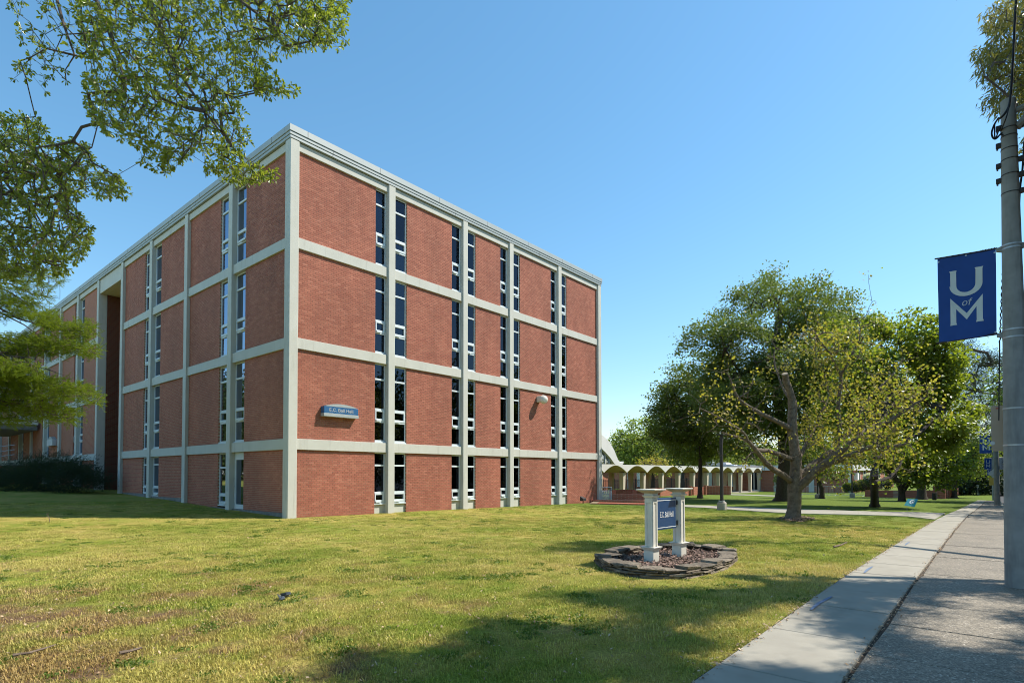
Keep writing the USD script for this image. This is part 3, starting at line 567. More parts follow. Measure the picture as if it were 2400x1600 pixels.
mb = MB(); mb.mesh(tm, lambda v: LS(np.column_stack([(x0 + x1) / 2 - .20 + (v[:, 0] - tm.bounds[0][0]) * k * .92, -.0235 - v[:, 2], .735 + v[:, 1]]))); obj('lettering', mb, M['lettering_white'], name_sign, label='E.C. Ball Hall')
for z in (.62, .97):
    mb = MB(); mb.bbox(x1, span - .073, -.02, .02, z - .04, z + .04, .004, LS); obj('bracket', mb, M['dark_metal'], name_sign)
    mb = MB(); mb.bbox(.073, x0, -.02, .02, z - .04, z + .04, .004, LS); obj('bracket', mb, M['dark_metal'], name_sign)
# ring of flat stones, three to four courses, each stone a part
ringpx = [(1391, 1318), (1418, 1338), (1480, 1352), (1545, 1357), (1610, 1357), (1670, 1345), (1712, 1330), (1729, 1315), (1722, 1302), (1690, 1296), (1640, 1290), (1585, 1288), (1530, 1289), (1490, 1295), (1440, 1304)]
ring = np.array([at(*p)[:2] for p in ringpx]); cen = ring.mean(0)
ring = np.vstack([ring, ring[:1]]); ring = resample(ring, 120)
bed = thing('stone_bed', 'low ring of stacked flat field stones filled with mulch round the name sign', 'stone edging')
srng = np.random.default_rng(21)
tang = np.gradient(ring, axis=0); tang /= np.linalg.norm(tang, axis=1, keepdims=True)
seg = np.concatenate([[0], np.cumsum(np.linalg.norm(np.diff(ring, axis=0), axis=1))]); Lr = seg[-1]
def ring_at(s):
    s = s % Lr; p = np.array([np.interp(s, seg, ring[:, k]) for k in (0, 1)]); q = np.array([np.interp((s + .05) % Lr, seg, ring[:, k]) for k in (0, 1)]); t = q - p; t /= np.linalg.norm(t); n = cen - p; n -= (n @ t) * t; n /= np.linalg.norm(n); return p, t, n
hc = [0.0, .042, .078, .112, .152]
for c in range(4):
    s = srng.uniform(0, .3)
    end = s + Lr
    while s < end - .08:
        L = srng.uniform(.16, .42) if c < 3 else srng.uniform(.24, .52); L = min(L, end - s)
        p, t, n = ring_at(s + L / 2); w = srng.uniform(.14, .24) + (.05 if c == 3 else 0); inset = srng.uniform(-.02, .025) + (0 if c == 3 else .02) + .006 * c
        z0, z1 = hc[c] + (-.04 if c == 0 else 0), hc[c + 1] - srng.uniform(.003, .012) + (srng.uniform(-.022, .026) if c == 3 else 0)
        pts = []
        for u, uu in ((-1, 0), (0, 1), (1, 2)):
            pp, tt, nn = ring_at(s + L / 2 + u * (L / 2 - .008))
            for v_ in (0, 1):
                for z in (z0, z1):
                    q = pp + nn * (inset + v_ * w + srng.uniform(-.034, .034)) + tt * srng.uniform(-.016, .016); pts.append([q[0], q[1], float(T(*q)) + z + srng.uniform(-.009, .009)])
                q = pp + nn * (inset + v_ * w + (.018 if v_ else -.018)); pts.append([q[0], q[1], float(T(*q)) + (z0 + z1) / 2])
        m = MB(); m.hull(pts); obj('stone', m, M['stone'], bed); s += L
inner = sg.Polygon(ring).buffer(-.12)
mp, mf = trimesh.creation.triangulate_polygon(inner, engine='earcut')
mp = np.array(mp); obj('mulch_base', (np.column_stack([mp, T(mp[:, 0], mp[:, 1]) + .05]), mf), M['soil'], bed)
def in_poly(n, poly, rg):
    b = poly.bounds; out = []
    while len(out) < n:
        q = np.array([rg.uniform(b[0], b[2]), rg.uniform(b[1], b[3])])
        if poly.contains(sg.Point(q)): out.append(q)
    return np.array(out)
def chips(P, z, size, rg, flat=.35):
    """Little tilted flakes: two triangles each."""
    n = len(P); a = rg.uniform(0, 2 * np.pi, n); L = size * rg.uniform(.5, 1.5, n); w = L * rg.uniform(.3, .7, n)
    d = np.column_stack([np.cos(a), np.sin(a), rg.normal(0, flat, n)]); e = np.column_stack([-np.sin(a), np.cos(a), rg.normal(0, flat, n)])
    c = np.column_stack([P, z]); v = np.stack([c - d * L[:, None], c + e * w[:, None], c + d * L[:, None], c - e * w[:, None]], 1).reshape(-1, 3)
    f = (np.array([[0, 1, 2], [0, 2, 3]])[None] + 4 * np.arange(n)[:, None, None]).reshape(-1, 3); return v, f
P = in_poly(5200, inner, srng); obj('mulch', chips(P, T(P[:, 0], P[:, 1]) + .053 + .05 * srng.random(len(P)) ** 2, .024, srng), M['mulch'], bed, kind='stuff')

# ------------------------------------------------------------------ the tall pole with its banner, brackets, cables and the sign on it
PX0, PY0 = 0.17, -18.09; zP = float(T(PX0, -17)) + .03
pole = thing('utility_pole', 'tall tapered grey concrete pole in the foreground carrying the large blue banner', 'pole')
def prad(z): return .152 - .0118 * z
mb = MB(); zz = np.linspace(-.1, 6.33, 20); mb.tube(np.column_stack([np.full(20, PX0), np.full(20, PY0), zP + zz]), prad(zz), 32); obj('shaft', mb, M['pole_concrete'], pole, smooth=50)
def band(z, h=.016, o=.004):
    m = MB(); m.tube([(PX0, PY0, zP + z - h / 2), (PX0, PY0, zP + z + h / 2)], prad(z) + o, 32); return m
def poleZ(py): return float(atY(2370, py, PY0)[2]) - zP if False else CAM[2] + (1108.6 - py) / FPX * 7.32 - zP
for py, mt in ((572, 'galvanised'), (580, 'galvanised'), (773, 'galvanised'), (791, 'galvanised'), (958, 'galvanised'), (1044, 'galvanised'), (342, 'dark_metal'), (312, 'dark_metal'), (293, 'dark_metal'), (368, 'dark_metal'), (404, 'dark_metal'), (448, 'dark_metal'), (1321, 'pole_concrete')):
    obj('strap', band(poleZ(py), .018 if mt == 'galvanised' else .012), M[mt], pole)
for py in (577, 782):
    z = zP + poleZ(py)
    for s in (1, -1):
        m = MB(); r = prad(z - zP); m.hull([[PX0 + dx, PY0 + s * (r - .02 + dy), z + dz] for dx in (-.025, .025) for dy, h in ((0, .045), (.075, .016)) for dz in (-h, h)]); obj('bracket', m, M['pole_concrete'], pole)
    m = MB(); n = 60; tt = np.linspace(0, 1, n); an = tt * 2 * np.pi * 11; y0 = PY0 + prad(z - zP) + .05
    m.tube(np.column_stack([PX0 + .013 * np.cos(an), y0 + .17 * tt, z + .028 + .013 * np.sin(an)]), .005, 4); m.tube([(PX0, y0, z + .028), (PX0, y0 + .21, z + .028)], .006, 5); obj('spring', m, M['dark_metal'], pole)
# insulator clamps and cable loops up the pole
for py, s in ((285, 1), (327, 1), (376, 1), (412, 1), (288, -1), (371, -1), (408, -1), (447, -1)):
    z = zP + poleZ(py); r = prad(z - zP); m = MB(); ln_ = .09 if s < 0 else .05
    m.bbox(PX0 - .03, PX0 + .03, *(sorted((PY0 + s * (r - .01), PY0 + s * (r + ln_)))), z - .03, z + .03, .006); m.bbox(PX0 - .018, PX0 + .018, *(sorted((PY0 + s * (r + ln_ * .5), PY0 + s * (r + ln_ * .5 + .02)))), z - .055, z - .031, .004); obj('clamp', m, M['dark_metal'], pole)
def cable(pts, r, name='cable', mat='black_rubber', n=40):
    P = np.array(pts, float); s = np.linspace(0, len(P) - 1, n); from_ = np.arange(len(P))
    try:
        from scipy.interpolate import CubicSpline
        q = CubicSpline(from_, P)(s)
    except Exception: q = np.column_stack([np.interp(s, from_, P[:, k]) for k in range(3)])
    m = MB(); m.tube(q, r, 6); return obj(name, m, M[mat], pole, smooth=60)
def pl(px, py, D=7.32): return atD(px, py, D)
cable([pl(2386, -30, 7.0), pl(2378, 60, 7.05), pl(2370, 210, 7.1), pl(2362, 255, 7.12), pl(2352, 270, 7.15), pl(2341, 278, 7.2)], .014)
cable([pl(2341, 276, 7.25), pl(2327, 300), pl(2325, 318), pl(2332, 326), pl(2340, 320), pl(2349, 312)], .011)
cable([pl(2345, 278), pl(2332, 290), pl(2331, 310), pl(2333, 325), pl(2340, 308), pl(2350, 295)], .008)
cable([pl(2372, 210, 7.1), pl(2363, 258, 7.1), pl(2355, 285, 7.12), pl(2347, 305), pl(2347, 315), pl(2352, 317)], .008)
tw = [pl(2352.5 - 9.5 * t + 1.2 * math.sin(t * 2 * math.pi * 14), 583 + 222 * t, 7.4) for t in np.linspace(0, 1, 90)]
cable(tw + [pl(2342, 880, 7.4), pl(2341, 985, 7.4)], .007, n=200)
cable([pl(2401, 330, 7.4), pl(2399, 360, 7.4), pl(2396, 400, 7.4), pl(2391, 440, 7.4), pl(2388, 500, 7.4), pl(2387, 540, 7.4)], .012)
# the luminaire arm reaching out over the street at the top
m = MB(); z = zP + poleZ(258); m.tube([(PX0, PY0 - .05, z + .02), (PX0, PY0 - .22, z + .06), (PX0, PY0 - .55, z + .22), (PX0, PY0 - 1.4, z + .45)], [.04, .04, .035, .03], 8); m.tube([(PX0, PY0 - .08, z - .20), (PX0, PY0 - .16, z - .12), (PX0, PY0 - .22, z + .05)], [.05, .045, .035], 8); obj('arm', m, M['pole_concrete'], pole)
# the large banner
ban = thing('banner', 'large blue banner with grey letters hanging from the near pole', 'banner')
BC = [atX(x, y, PX0) for x, y in ((2197, 606), (2334, 583), (2336, 783), (2201, 803))]
def BN(u, v, off=0.0):
    u = np.asarray(u, float); v = np.asarray(v, float); tl, tr, br, bl = BC
    P = (1 - u)[:, None] * ((1 - v)[:, None] * tl + v[:, None] * bl) + u[:, None] * ((1 - v)[:, None] * tr + v[:, None] * br)
    P[:, 0] += off + .012 * np.sin(u * 3.1) * np.sin(v * 5.0) + .006 * np.sin(v * 9 + u * 4); return P
n, k = 13, 17; uu, vv = np.meshgrid(np.linspace(0, 1, n), np.linspace(0, 1, k), indexing='ij'); i, j = np.meshgrid(np.arange(n - 1), np.arange(k - 1), indexing='ij')
q = np.stack([i * k + j, (i + 1) * k + j, (i + 1) * k + j + 1, i * k + j + 1], -1).reshape(-1, 4)
mb = MB(); mb.add(BN(uu.ravel(), vv.ravel(), -.002), q); mb.add(BN(uu.ravel(), vv.ravel(), .002), q[:, ::-1]); obj('cloth', mb, M['banner_blue'], ban, smooth=True)
def glyph(poly, off=-.0045):
    poly = poly.segmentize(.05); m = MB()
    for g in getattr(poly, 'geoms', [poly]):
        v, f = trimesh.creation.triangulate_polygon(g, engine='earcut'); v = np.array(v); m.add(BN(v[:, 0], v[:, 1], off), f)
    return m
def arcp(cx, cy, rx, ry, a0, a1, n=14): return [(cx + rx * math.cos(a), cy + ry * math.sin(a)) for a in np.linspace(a0, a1, n)]
Up = sg.Polygon([(.205, .178), (.335, .178), (.325, .200)] + [(.325, .36)] + arcp(.49, .36, .165, .09, math.pi, 0) + [(.66, .200), (.645, .178), (.79, .178), (.775, .200), (.775, .36)] + arcp(.49, .36, .285, .135, 0, math.pi) + [(.22, .36), (.22, .200)])
Mp = sg.Polygon([(.215, .500), (.50, .700), (.775, .500), (.775, .795), (.79, .822), (.655, .822), (.670, .795), (.670, .635), (.50, .775), (.315, .635), (.315, .795), (.33, .822), (.205, .822), (.215, .795)])
obj('letter', glyph(Up.buffer(0)), M['banner_grey'], ban, label='U'); obj('letter', glyph(Mp.buffer(0)), M['banner_grey'], ban, label='M')
tm = meshkit.text_mesh('of', .075, .001); fv = np.array(tm.vertices); top = fv[:, 2] > .0005
tf = np.array([t for t in np.array(tm.faces) if top[t].all()]); w = tm.bounds[1][0]
mb = MB(); mb.add(BN(.405 + fv[:, 0] / w * .17 + fv[:, 1] * .35, .605 - fv[:, 1] * .98, -.0045), tf); obj('word', mb, M['grey_paint'], ban, label='of')
for a, b in ((0, 1), (3, 2)):
    m = MB(); d = (BC[a] - BC[b]); m.tube([BC[b] - d * .12, BC[a] + d * .05], .010, 8); obj('rod', m, M['dark_metal'], ban)
for u, v in ((.02, .045), (.98, .045), (.5, .02), (.98, .975)):
    m = MB(); c = BN([u], [v], -.006)[0]; m.tube([c - [.001, 0, 0], c + [.001, 0, 0]], .011, 10); obj('grommet', m, M['galvanised'], ban)
# traffic sign seen from behind on the same pole
ts = thing('sign_plate', 'brown grey back of a traffic sign strapped to the near pole', 'sign')
S0, S1, S2 = atX(2322, 951, PX0 + .17), atX(2322, 1057, PX0 + .17), None
yA = S0[1]; yB = yA - .46; r = .035
rect = sg.box(yB, S1[2], yA, S0[2]).buffer(-r).buffer(r)
mb = MB(); mb.prism(rect, 0, .004, lambda v: np.column_stack([PX0 + .17 + v[:, 2], v[:, 0], v[:, 1]])); obj('plate', mb, M['sign_back'], ts)
mb = MB(); mb.box(PX0 + .167, PX0 + .1695, yA - .09, yA - .05, S0[2] - .045, S0[2] - .03); obj('sticker', mb, M['red_paint'], ts)
c = atX(2326, 1038, PX0 + .168); mb = MB(); mb.tube([c, c + [.0015, 0, 0]], .026, 14); obj('round_sticker', mb, M['grey_paint'], ts)
mb = MB(); mb.box(PX0 + .12, PX0 + .169, PY0 - .02, PY0 + .02, S1[2] + .02, S0[2] - .02); obj('mount', mb, M['galvanised'], ts)

# ------------------------------------------------------------------ farther down the street: poles, banners, signs
def simple_pole(name, label, px, py0, py1, r0, r1, mat='pole_concrete', D=None):
    g = at(px, py0); t = thing(name, label, 'pole'); D = (g - CAM) @ _fw; z1 = CAM[2] + (1108.6 - py1) / FPX * D
    m = MB(); m.tube(np.array([[g[0], g[1], g[2] - .1], [g[0], g[1], z1]]), [r0, r1], 16); obj('shaft', m, M[mat], t, smooth=50); return t, g, D
p1, g1, D1 = simple_pole('street_pole', 'grey concrete pole with a white lettered banner, first beyond the near pole', 2337.5, 1184.5, 962, .165, .11)
p2, g2, D2 = simple_pole('street_pole', 'thinner grey pole just left of the one with the white banner', 2330, 1172, 966, .14, .10)
def small_banner(label, px0, py0, px1, py1, D, mat, letters, lmat):
    t = thing('street_banner', label, 'banner'); a, b, c = atD(px0, py0, D), atD(px1, py0, D), atD(px0, py1, D); ex, ez = b - a, c - a
    n_ = np.cross(ex, ez); n_ /= np.linalg.norm(n_); n_ = n_ if n_ @ (CAM - a) > 0 else -n_
    F = lambda u, v, o: a + np.outer(u, ex) + np.outer(v, ez) + n_ * o
    m = MB(); uv = np.array([[0, 0], [1, 0], [1, 1], [0, 1]], float); m.add(np.vstack([F(uv[:, 0], uv[:, 1], -.01), F(uv[:, 0], uv[:, 1], .01)]), [[0, 1, 2, 3], [4, 5, 6, 7], [0, 1, 5, 4], [1, 2, 6, 5], [2, 3, 7, 6], [3, 0, 4, 7]]); obj('cloth', m, M[mat], t)
    for lab, poly in letters:
        m = MB()
        for g in getattr(poly, 'geoms', [poly]): v, f = trimesh.creation.triangulate_polygon(g, engine='earcut'); v = np.array(v); m.add(F(v[:, 0], v[:, 1], .016), f)
        obj('letter', m, M[lmat], t, label=lab)
    m = MB(); m.tube([a - ex * .02, b + ex * .35], .02, 6); obj('rod', m, M['galvanised'], t); return t
UM = [('U', Up.buffer(0)), ('M', Mp.buffer(0))]
small_banner('blue letter banner higher up, partly behind the traffic sign plate', 2296, 1020, 2327, 1062, D2, 'banner_blue', UM, 'banner_grey')
small_banner('smaller blue letter banner hanging lower on the far pole', 2307, 1073, 2324, 1099.5, 44.0, 'banner_blue', UM, 'banner_grey')
small_banner('smallest blue banner, half hidden behind the diamond sign', 2314, 1100, 2324, 1113, 52.0, 'banner_blue', UM[:1], 'banner_grey')
def turned(text, h, u0, u1, v0, v1, sl=0.0):
    tm = meshkit.text_mesh(text, 1.0, .01); v = np.array(tm.vertices); f = [t for t in np.array(tm.faces) if (v[t, 2] > .005).all()]; w = tm.bounds[1][0]
    return v, f, w
dn = small_banner('white banner lettered DOING in dark blue beside the far pole', 2338.5, 1072, 2354, 1100, D1 + .5, 'grey_paint', [], 'sign_navy')
a, b, c = atD(2338.5, 1072, D1 + .48), atD(2354, 1072, D1 + .48), atD(2338.5, 1100, D1 + .48)
v, f, w = turned('DOING', 1, 0, 0, 0, 0); tv = a + np.outer(.55 + .42 * v[:, 1] * -1 + .42, b - a) + np.outer(.96 - .92 * v[:, 0] / w, c - a) - _fw * .02; obj('lettering', (tv, np.array(f)), M['sign_navy'], dn, label='DOING')
v, f, w = turned('Driven by', 1, 0, 0, 0, 0); tv = a + np.outer(.30 - .24 * v[:, 1], b - a) + np.outer(.98 - .8 * v[:, 0] / w, c - a) - _fw * .02; obj('lettering', (tv, np.array(f)), M['sign_navy'], dn, label='Driven by')
dsn = thing('diamond_sign', 'pale back of a diamond warning sign behind the far poles', 'sign')
a = atD(2331, 1109, 42.0); m = MB(); s_ = .52
m.add(np.array([a + RGT * s_, a + _up * s_ * .72, a - RGT * s_, a - _up * s_ * .72, a + RGT * s_ + _fw * .01, a + _up * s_ * .72 + _fw * .01, a - RGT * s_ + _fw * .01, a - _up * s_ * .72 + _fw * .01]), [[0, 1, 2, 3], [4, 5, 6, 7], [0, 1, 5, 4], [1, 2, 6, 5], [2, 3, 7, 6], [3, 0, 4, 7]]); obj('plate', m, M['sign_post_white'], dsn)
m = MB(); gg = np.array([a[0], a[1], float(T(a[0], a[1]))]); m.tube([gg, [gg[0], gg[1], a[2] + .2]], .03, 6); obj('post', m, M['galvanised'], dsn)
a = atD(2325, 1127, 42.0); m = MB(); m.box(a[0] - .02, a[0] + .02, a[1] - .16, a[1] + .16, a[2] - .3, a[2] + .25); obj('plate', m, M['yellow_paint'], dsn, label='small yellow plate below')
hy = thing('fire_hydrant', 'small red fire hydrant on the far grass verge', 'hydrant'); g = at(2270, 1156); m = MB(); s_ = 10 / FPX * ((g - CAM) @ _fw) / .75
m.lathe([(0, 0), (.14 * s_, 0), (.14 * s_, .06 * s_), (.10 * s_, .08 * s_), (.10 * s_, .50 * s_), (.14 * s_, .52 * s_), (.13 * s_, .60 * s_), (.06 * s_, .70 * s_), (.03 * s_, .75 * s_), (0, .75 * s_)], g, 12); obj('body', m, M['red_paint'], hy)
m = MB(); m.tube([g + [-.18 * s_, 0, .42 * s_], g + [.18 * s_, 0, .42 * s_]], .05 * s_, 8); m.tube([g + [0, -.18 * s_, .42 * s_], g + [0, .18 * s_, .42 * s_]], .05 * s_, 8); obj('outlet', m, M['red_paint'], hy)
sp = thing('sign_post', 'small white sign on a thin post at the far end of the verge', 'sign'); g = at(2292, 1160); Dg = (g - CAM) @ _fw; h = 24 / FPX * Dg
m = MB(); m.tube([g, g + [0, 0, h]], .03, 6); obj('post', m, M['grey_paint'], sp); m = MB(); m.bbox(g[0] - .02, g[0] + .02, g[1] - .12, g[1] + .12, g[2] + h * .78, g[2] + h, .005); obj('plate', m, M['sign_post_white'], sp)

# yard signs, bin
ys = thing('yard_sign', 'teal lawn sign with a pale round emblem leaning on the grass by the forked tree', 'sign')
qa = [(2128, 1168), (2152, 1169), (2143.5, 1187.5), (2119.5, 1184)]; Dy = 26.3; c4 = np.array([atD(x, y, Dy + (.12 if k < 2 else 0)) for k, (x, y) in enumerate(qa)])
def YQ(u, v, o=0): u = np.asarray(u, float)[:, None]; v = np.asarray(v, float)[:, None]; return (1 - u) * ((1 - v) * c4[0] + v * c4[3]) + u * ((1 - v) * c4[1] + v * c4[2]) - _fw * o
m = MB(); uu = np.array([0, 1, 1, 0.]); vv = np.array([0, 0, 1, 1.]); m.add(np.vstack([YQ(uu, vv), YQ(uu, vv, -.012)]), [[0, 1, 2, 3], [4, 5, 6, 7], [0, 1, 5, 4], [1, 2, 6, 5], [2, 3, 7, 6], [3, 0, 4, 7]]); obj('board', m, M['teal_board'], ys)
for nm, ex_, rr, ct in (('emblem_ring', 1, (.27, .18), (.52, .4)), ('emblem_dot', 0, (.10, 0), (.60, .42))):
    ring_ = sg.Point(*ct).buffer(rr[0]); ring_ = affinity.scale(ring_, .85, 1.0)
    if rr[1]: ring_ = ring_.difference(affinity.scale(sg.Point(ct[0] + .05, ct[1]).buffer(rr[1]), .85, 1.0))
    m = MB()
    for g_ in getattr(ring_, 'geoms', [ring_]): v, f = trimesh.creation.triangulate_polygon(g_, engine='earcut'); v = np.array(v); m.add(YQ(v[:, 0], v[:, 1], .004), f)
    obj(nm, m, M['lettering_white'], ys)
for u in (.25, .75):
    b = YQ([u], [1.0])[0]; m = MB(); m.tube([b + _up * .05, [b[0] + .02, b[1], float(T(b[0], b[1])) - .05]], .006, 5); obj('wire_leg', m, M['galvanised'], ys)
yb = thing('yard_sign', 'small pale blue sign at the corner of the low brick wall', 'sign'); g = at(2213, 1165.5); Dg = (g - CAM) @ _fw; k_ = Dg / FPX
a = atD(2208.5, 1154, Dg); m = MB(); m.add(np.array([a, a + RGT * 10.5 * k_, a + RGT * 10.5 * k_ - _up * 10 * k_, a - _up * 10 * k_ - RGT * .6 * k_, a + _fw * .02, a + RGT * 10.5 * k_ + _fw * .02, a + RGT * 10.5 * k_ - _up * 10 * k_ + _fw * .02, a - _up * 10 * k_ + _fw * .02]), [[0, 1, 2, 3], [4, 5, 6, 7], [0, 1, 5, 4], [1, 2, 6, 5], [2, 3, 7, 6], [3, 0, 4, 7]]); obj('board', m, M['grey_paint'], yb)
m = MB(); m.box(*sum([[min(x, y), max(x, y)] for x, y in zip(a - _up * 3 * k_ - _fw * .01, a + RGT * 10 * k_ - _up * 7 * k_ - _fw * .015)], [])); 
for s_ in (2.5, 8): m = MB(); q = a + RGT * s_ * k_ - _up * 10 * k_ + _fw * .01; m.tube([q + _up * .05, [q[0], q[1], float(T(q[0], q[1])) - .05]], .008, 5); obj('wire_leg', m, M['galvanised'], yb)
bin_ = thing('trash_can', 'dark slatted litter bin before the low brick wall', 'trash can'); g = at(2190, 1171); Dg = (g - CAM) @ _fw; k_ = Dg / FPX; R_ = 3.9 * k_; Hb = 16.5 * k_
m = MB(); m.tube([g, g + [0, 0, Hb * .9]], R_ * .85, 14); obj('liner', m, M['black_rubber'], bin_)
for a in np.arange(14) * 2 * math.pi / 14: m = MB(); q = g + [R_ * math.cos(a), R_ * math.sin(a), 0]; m.tube([q + [0, 0, .04], q + [0, 0, Hb * .92]], .025, 4); obj('slat', m, M['dark_metal'], bin_)
m = MB(); m.tube([g + [0, 0, Hb * .92], g + [0, 0, Hb]], R_ * 1.06, 14); obj('rim', m, M['dark_metal'], bin_)
# lamp posts
def lamp_post(label, px, pyb, pyt, bw, bt, D=None):
    t = thing('lamp_post', label, 'lamp post'); g = at(px, pyb); D = (g - CAM) @ _fw; k = D / FPX; h = bt * k; w = bw * k / 2
    m = MB(); m.bbox(g[0] - w * .82, g[0] + w * .82, g[1] - w * .82, g[1] + w * .82, g[2] - .2, g[2] + h, .05); obj('concrete_base', m, M['sidewalk_concrete'], t)
    m = MB(); m.bbox(g[0] - .11, g[0] + .11, g[1] - .11, g[1] + .11, g[2] + h + .002, g[2] + h + .05, .01)
    for a in range(4): q = g + [.09 * (1 if a % 2 else -1), .09 * (1 if a // 2 else -1), h]; m.tube([q, q + [0, 0, .09]], .016, 6)
    obj('base_plate', m, M['galvanised'], t)
    m = MB(); z1 = CAM[2] + (1108.6 - pyt) * k; r = .062; m.bbox(g[0] - r, g[0] + r, g[1] - r, g[1] + r, g[2] + h + .05, z1, .012); obj('post', m, M['dark_metal'], t)
    m = MB(); m.bbox(g[0] - .16, g[0] + .16, g[1] - .16, g[1] + .16, z1, z1 + .05, .01); obj('top_plate', m, M['dark_metal'], t)
lamp_post('dark square lamp post on a pale concrete block left of the tree', 1692, 1195, 1020, 22, 19.5)
lamp_post('dark lamp post on grey block behind the right crowd barrier', 1997.5, 1166, 1070, 12, 10.5)
lamp_post('thin dark lamp post on a low block beside the leaning small tree', 1917, 1167, 1100, 14, 9)
# crowd barriers
def barrier(label, p0, p1, src=None):
    a, b = at(*p0), at(*p1); L = np.linalg.norm((b - a)[:2]); ang = math.degrees(math.atan2(b[1] - a[1], b[0] - a[0]))
    t = thing('crowd_barrier', label, 'barrier', 'crowd barriers on the far lawn', loc=a, rz=ang)
    zz = float(b[2] - a[2]); H = 1.08; S = lambda x: zz * x / L
    m = MB(); m.tube([(0.02, 0, .12), (.02, 0, H - .1), (.12, 0, H), (L - .12, 0, H + S(L)), (L - .02, 0, H - .1 + S(L)), (L - .02, 0, .12 + S(L)), (.02, 0, .12)], .024, 6); obj('frame', m, M['galvanised'], t)
    for x in np.arange(.14, L - .05, .13): m = MB(); m.tube([(x, 0, .12 + S(x)), (x, 0, H + S(x))], .010, 4, False); obj('bar', m, M['galvanised'], t)
    for x in (.35, L - .35): m = MB(); m.tube([(x, -.28, .01 + S(x)), (x, 0, .13 + S(x)), (x, .28, .01 + S(x))], .02, 5); obj('foot', m, M['galvanised'], t)
barrier('leftmost crowd barrier, its end standing left of the half bare tree trunk', (1812, 1158.5), (1871, 1160))
barrier('middle crowd barrier behind the leaning small tree', (1872, 1160), (1951, 1161.5))
barrier('right crowd barrier, ending before the tree with the straight trunk', (1951.5, 1161.5), (2032, 1163.5))
# ------------------------------------------------------------------ behind the hall: auditorium, colonnade, low buildings and walls
def wallbox(p, q, zb, zt, th=.3):
    """An upright slab from ground point p to q."""
    p = np.asarray(p, float)[:2]; q = np.asarray(q, float)[:2]; t = (q - p) / np.linalg.norm(q - p); n = np.array([-t[1], t[0]]) * th / 2
    c = [p - n, q - n, q + n, p + n]; m = MB(); zt = np.broadcast_to(zt, 2); Z = [zt[0], zt[1], zt[1], zt[0]]
    m.add(np.array([[*a, zb] for a in c] + [[*a, z] for a, z in zip(c, Z)]), [[3, 2, 1, 0], [4, 5, 6, 7], [0, 1, 5, 4], [1, 2, 6, 5], [2, 3, 7, 6], [3, 0, 4, 7]]); return m
# colonnade with its run of small barrel vaults
D0 = 52.0; v0 = atD(1416, 1107, D0); W_ = .0630 * D0 / math.cos(YAW); X0, Y0, ZV = v0[0], v0[1], v0[2]; RISE = 17.5 / FPX * D0; DEP = 4.6; NV = 11
ca = thing('vaulted_colonnade', 'pale covered walkway with a row of shallow barrel vaults on square columns', 'covered walkway')
def arch(n=16): u = np.linspace(0, 1, n); return u, np.sin(np.pi * u) ** .95
for k in range(-1, NV):
    xa = X0 + k * W_; u, s = arch(); a = np.column_stack([xa + u * W_, ZV + RISE * s])
    poly = sg.Polygon(list(a) + [(xa + W_, ZV + RISE * 1.13), (xa, ZV + RISE * 1.13)]).buffer(0)
    m = MB(); m.prism(poly, 0, .12, lambda v: np.column_stack([v[:, 0], Y0 + v[:, 2], v[:, 1]])); obj('fascia', m, M['canopy_white'], ca)
    m = MB(); n = len(u); b = a + [0, .10]
    V = np.vstack([np.column_stack([a[:, 0], np.full(n, Y0 + .125), a[:, 1]]), np.column_stack([a[:, 0], np.full(n, Y0 + DEP), a[:, 1]]), np.column_stack([b[:, 0], np.full(n, Y0 + .125), b[:, 1]]), np.column_stack([b[:, 0], np.full(n, Y0 + DEP), b[:, 1]])])
    F_ = [[i, i + 1, n + i + 1, n + i] for i in range(n - 1)] + [[2 * n + i, 2 * n + i + 1, 3 * n + i + 1, 3 * n + i] for i in range(n - 1)]; m.add(V, F_); obj('vault', m, M['canopy_tan'], ca)
    m = MB(); m.prism(sg.Polygon(list(a) + [(xa + W_, ZV), (xa, ZV)]).buffer(0), 0, .1, lambda v: np.column_stack([v[:, 0], Y0 + DEP + v[:, 2], v[:, 1]])); obj('end_panel', m, M['canopy_tan'], ca)
for k in range(-1, NV + 1):
    for r_, yy in enumerate((Y0 + .45, Y0 + DEP - .45)):
        x = X0 + k * W_ - .12; zg_ = float(T(x, yy)); m = MB(); h = .21
        m.hull([[x + sx * a, yy + sy * a, z] for z, a in ((zg_ - .1, .17), (ZV - .02, .24)) for sx in (-1, 1) for sy in (-1, 1)]); obj('column', m, M['canopy_column'] if r_ == 0 else M['canopy_tan'], ca)
m = MB(); m.box(X0 - 4, X0 + NV * W_, Y0 - .2, Y0 + DEP + .2, -1.9, -1.28); obj('floor', m, M['sidewalk_concrete'], ca)
# auditorium with curved shell roof
au = thing('auditorium', 'hall with a curved white shell roof showing behind the right end of the brick hall', 'building')
YA = 20.5
outer = [atY(x, y, YA)[[0, 2]] for x, y in ((1380, 1004), (1398, 1010), (1412, 1019), (1428, 1034), (1440, 1055), (1448, 1076), (1454, 1083), (1462, 1081))]
inner_ = [atY(x, y, YA)[[0, 2]] for x, y in ((1461, 1086), (1456, 1090), (1447, 1090), (1440, 1086), (1432, 1074), (1420, 1060), (1408, 1048), (1395, 1040), (1380, 1034))]
xc = outer[0][0] - 3.5; ctr_t, ctr_b = outer[0][1] + .15, inner_[-1][1] + .15
mir = lambda L: [(2 * xc - p[0], p[1]) for p in L][::-1]
poly = sg.Polygon(mir(outer)[:-1][::1] + [mir(outer)[-1]] + [(xc, ctr_t)] + [tuple(p) for p in outer] + [tuple(p) for p in inner_] + [(xc, ctr_b)] + mir(inner_)).buffer(0)
m = MB(); m.prism(poly, 0, 12, lambda v: np.column_stack([v[:, 0], YA + v[:, 2], v[:, 1]])); obj('shell_roof', m, M['canopy_white'], au)
zb_ = atY(1440, 1087, YA)[2]; xr = inner_[3][0]
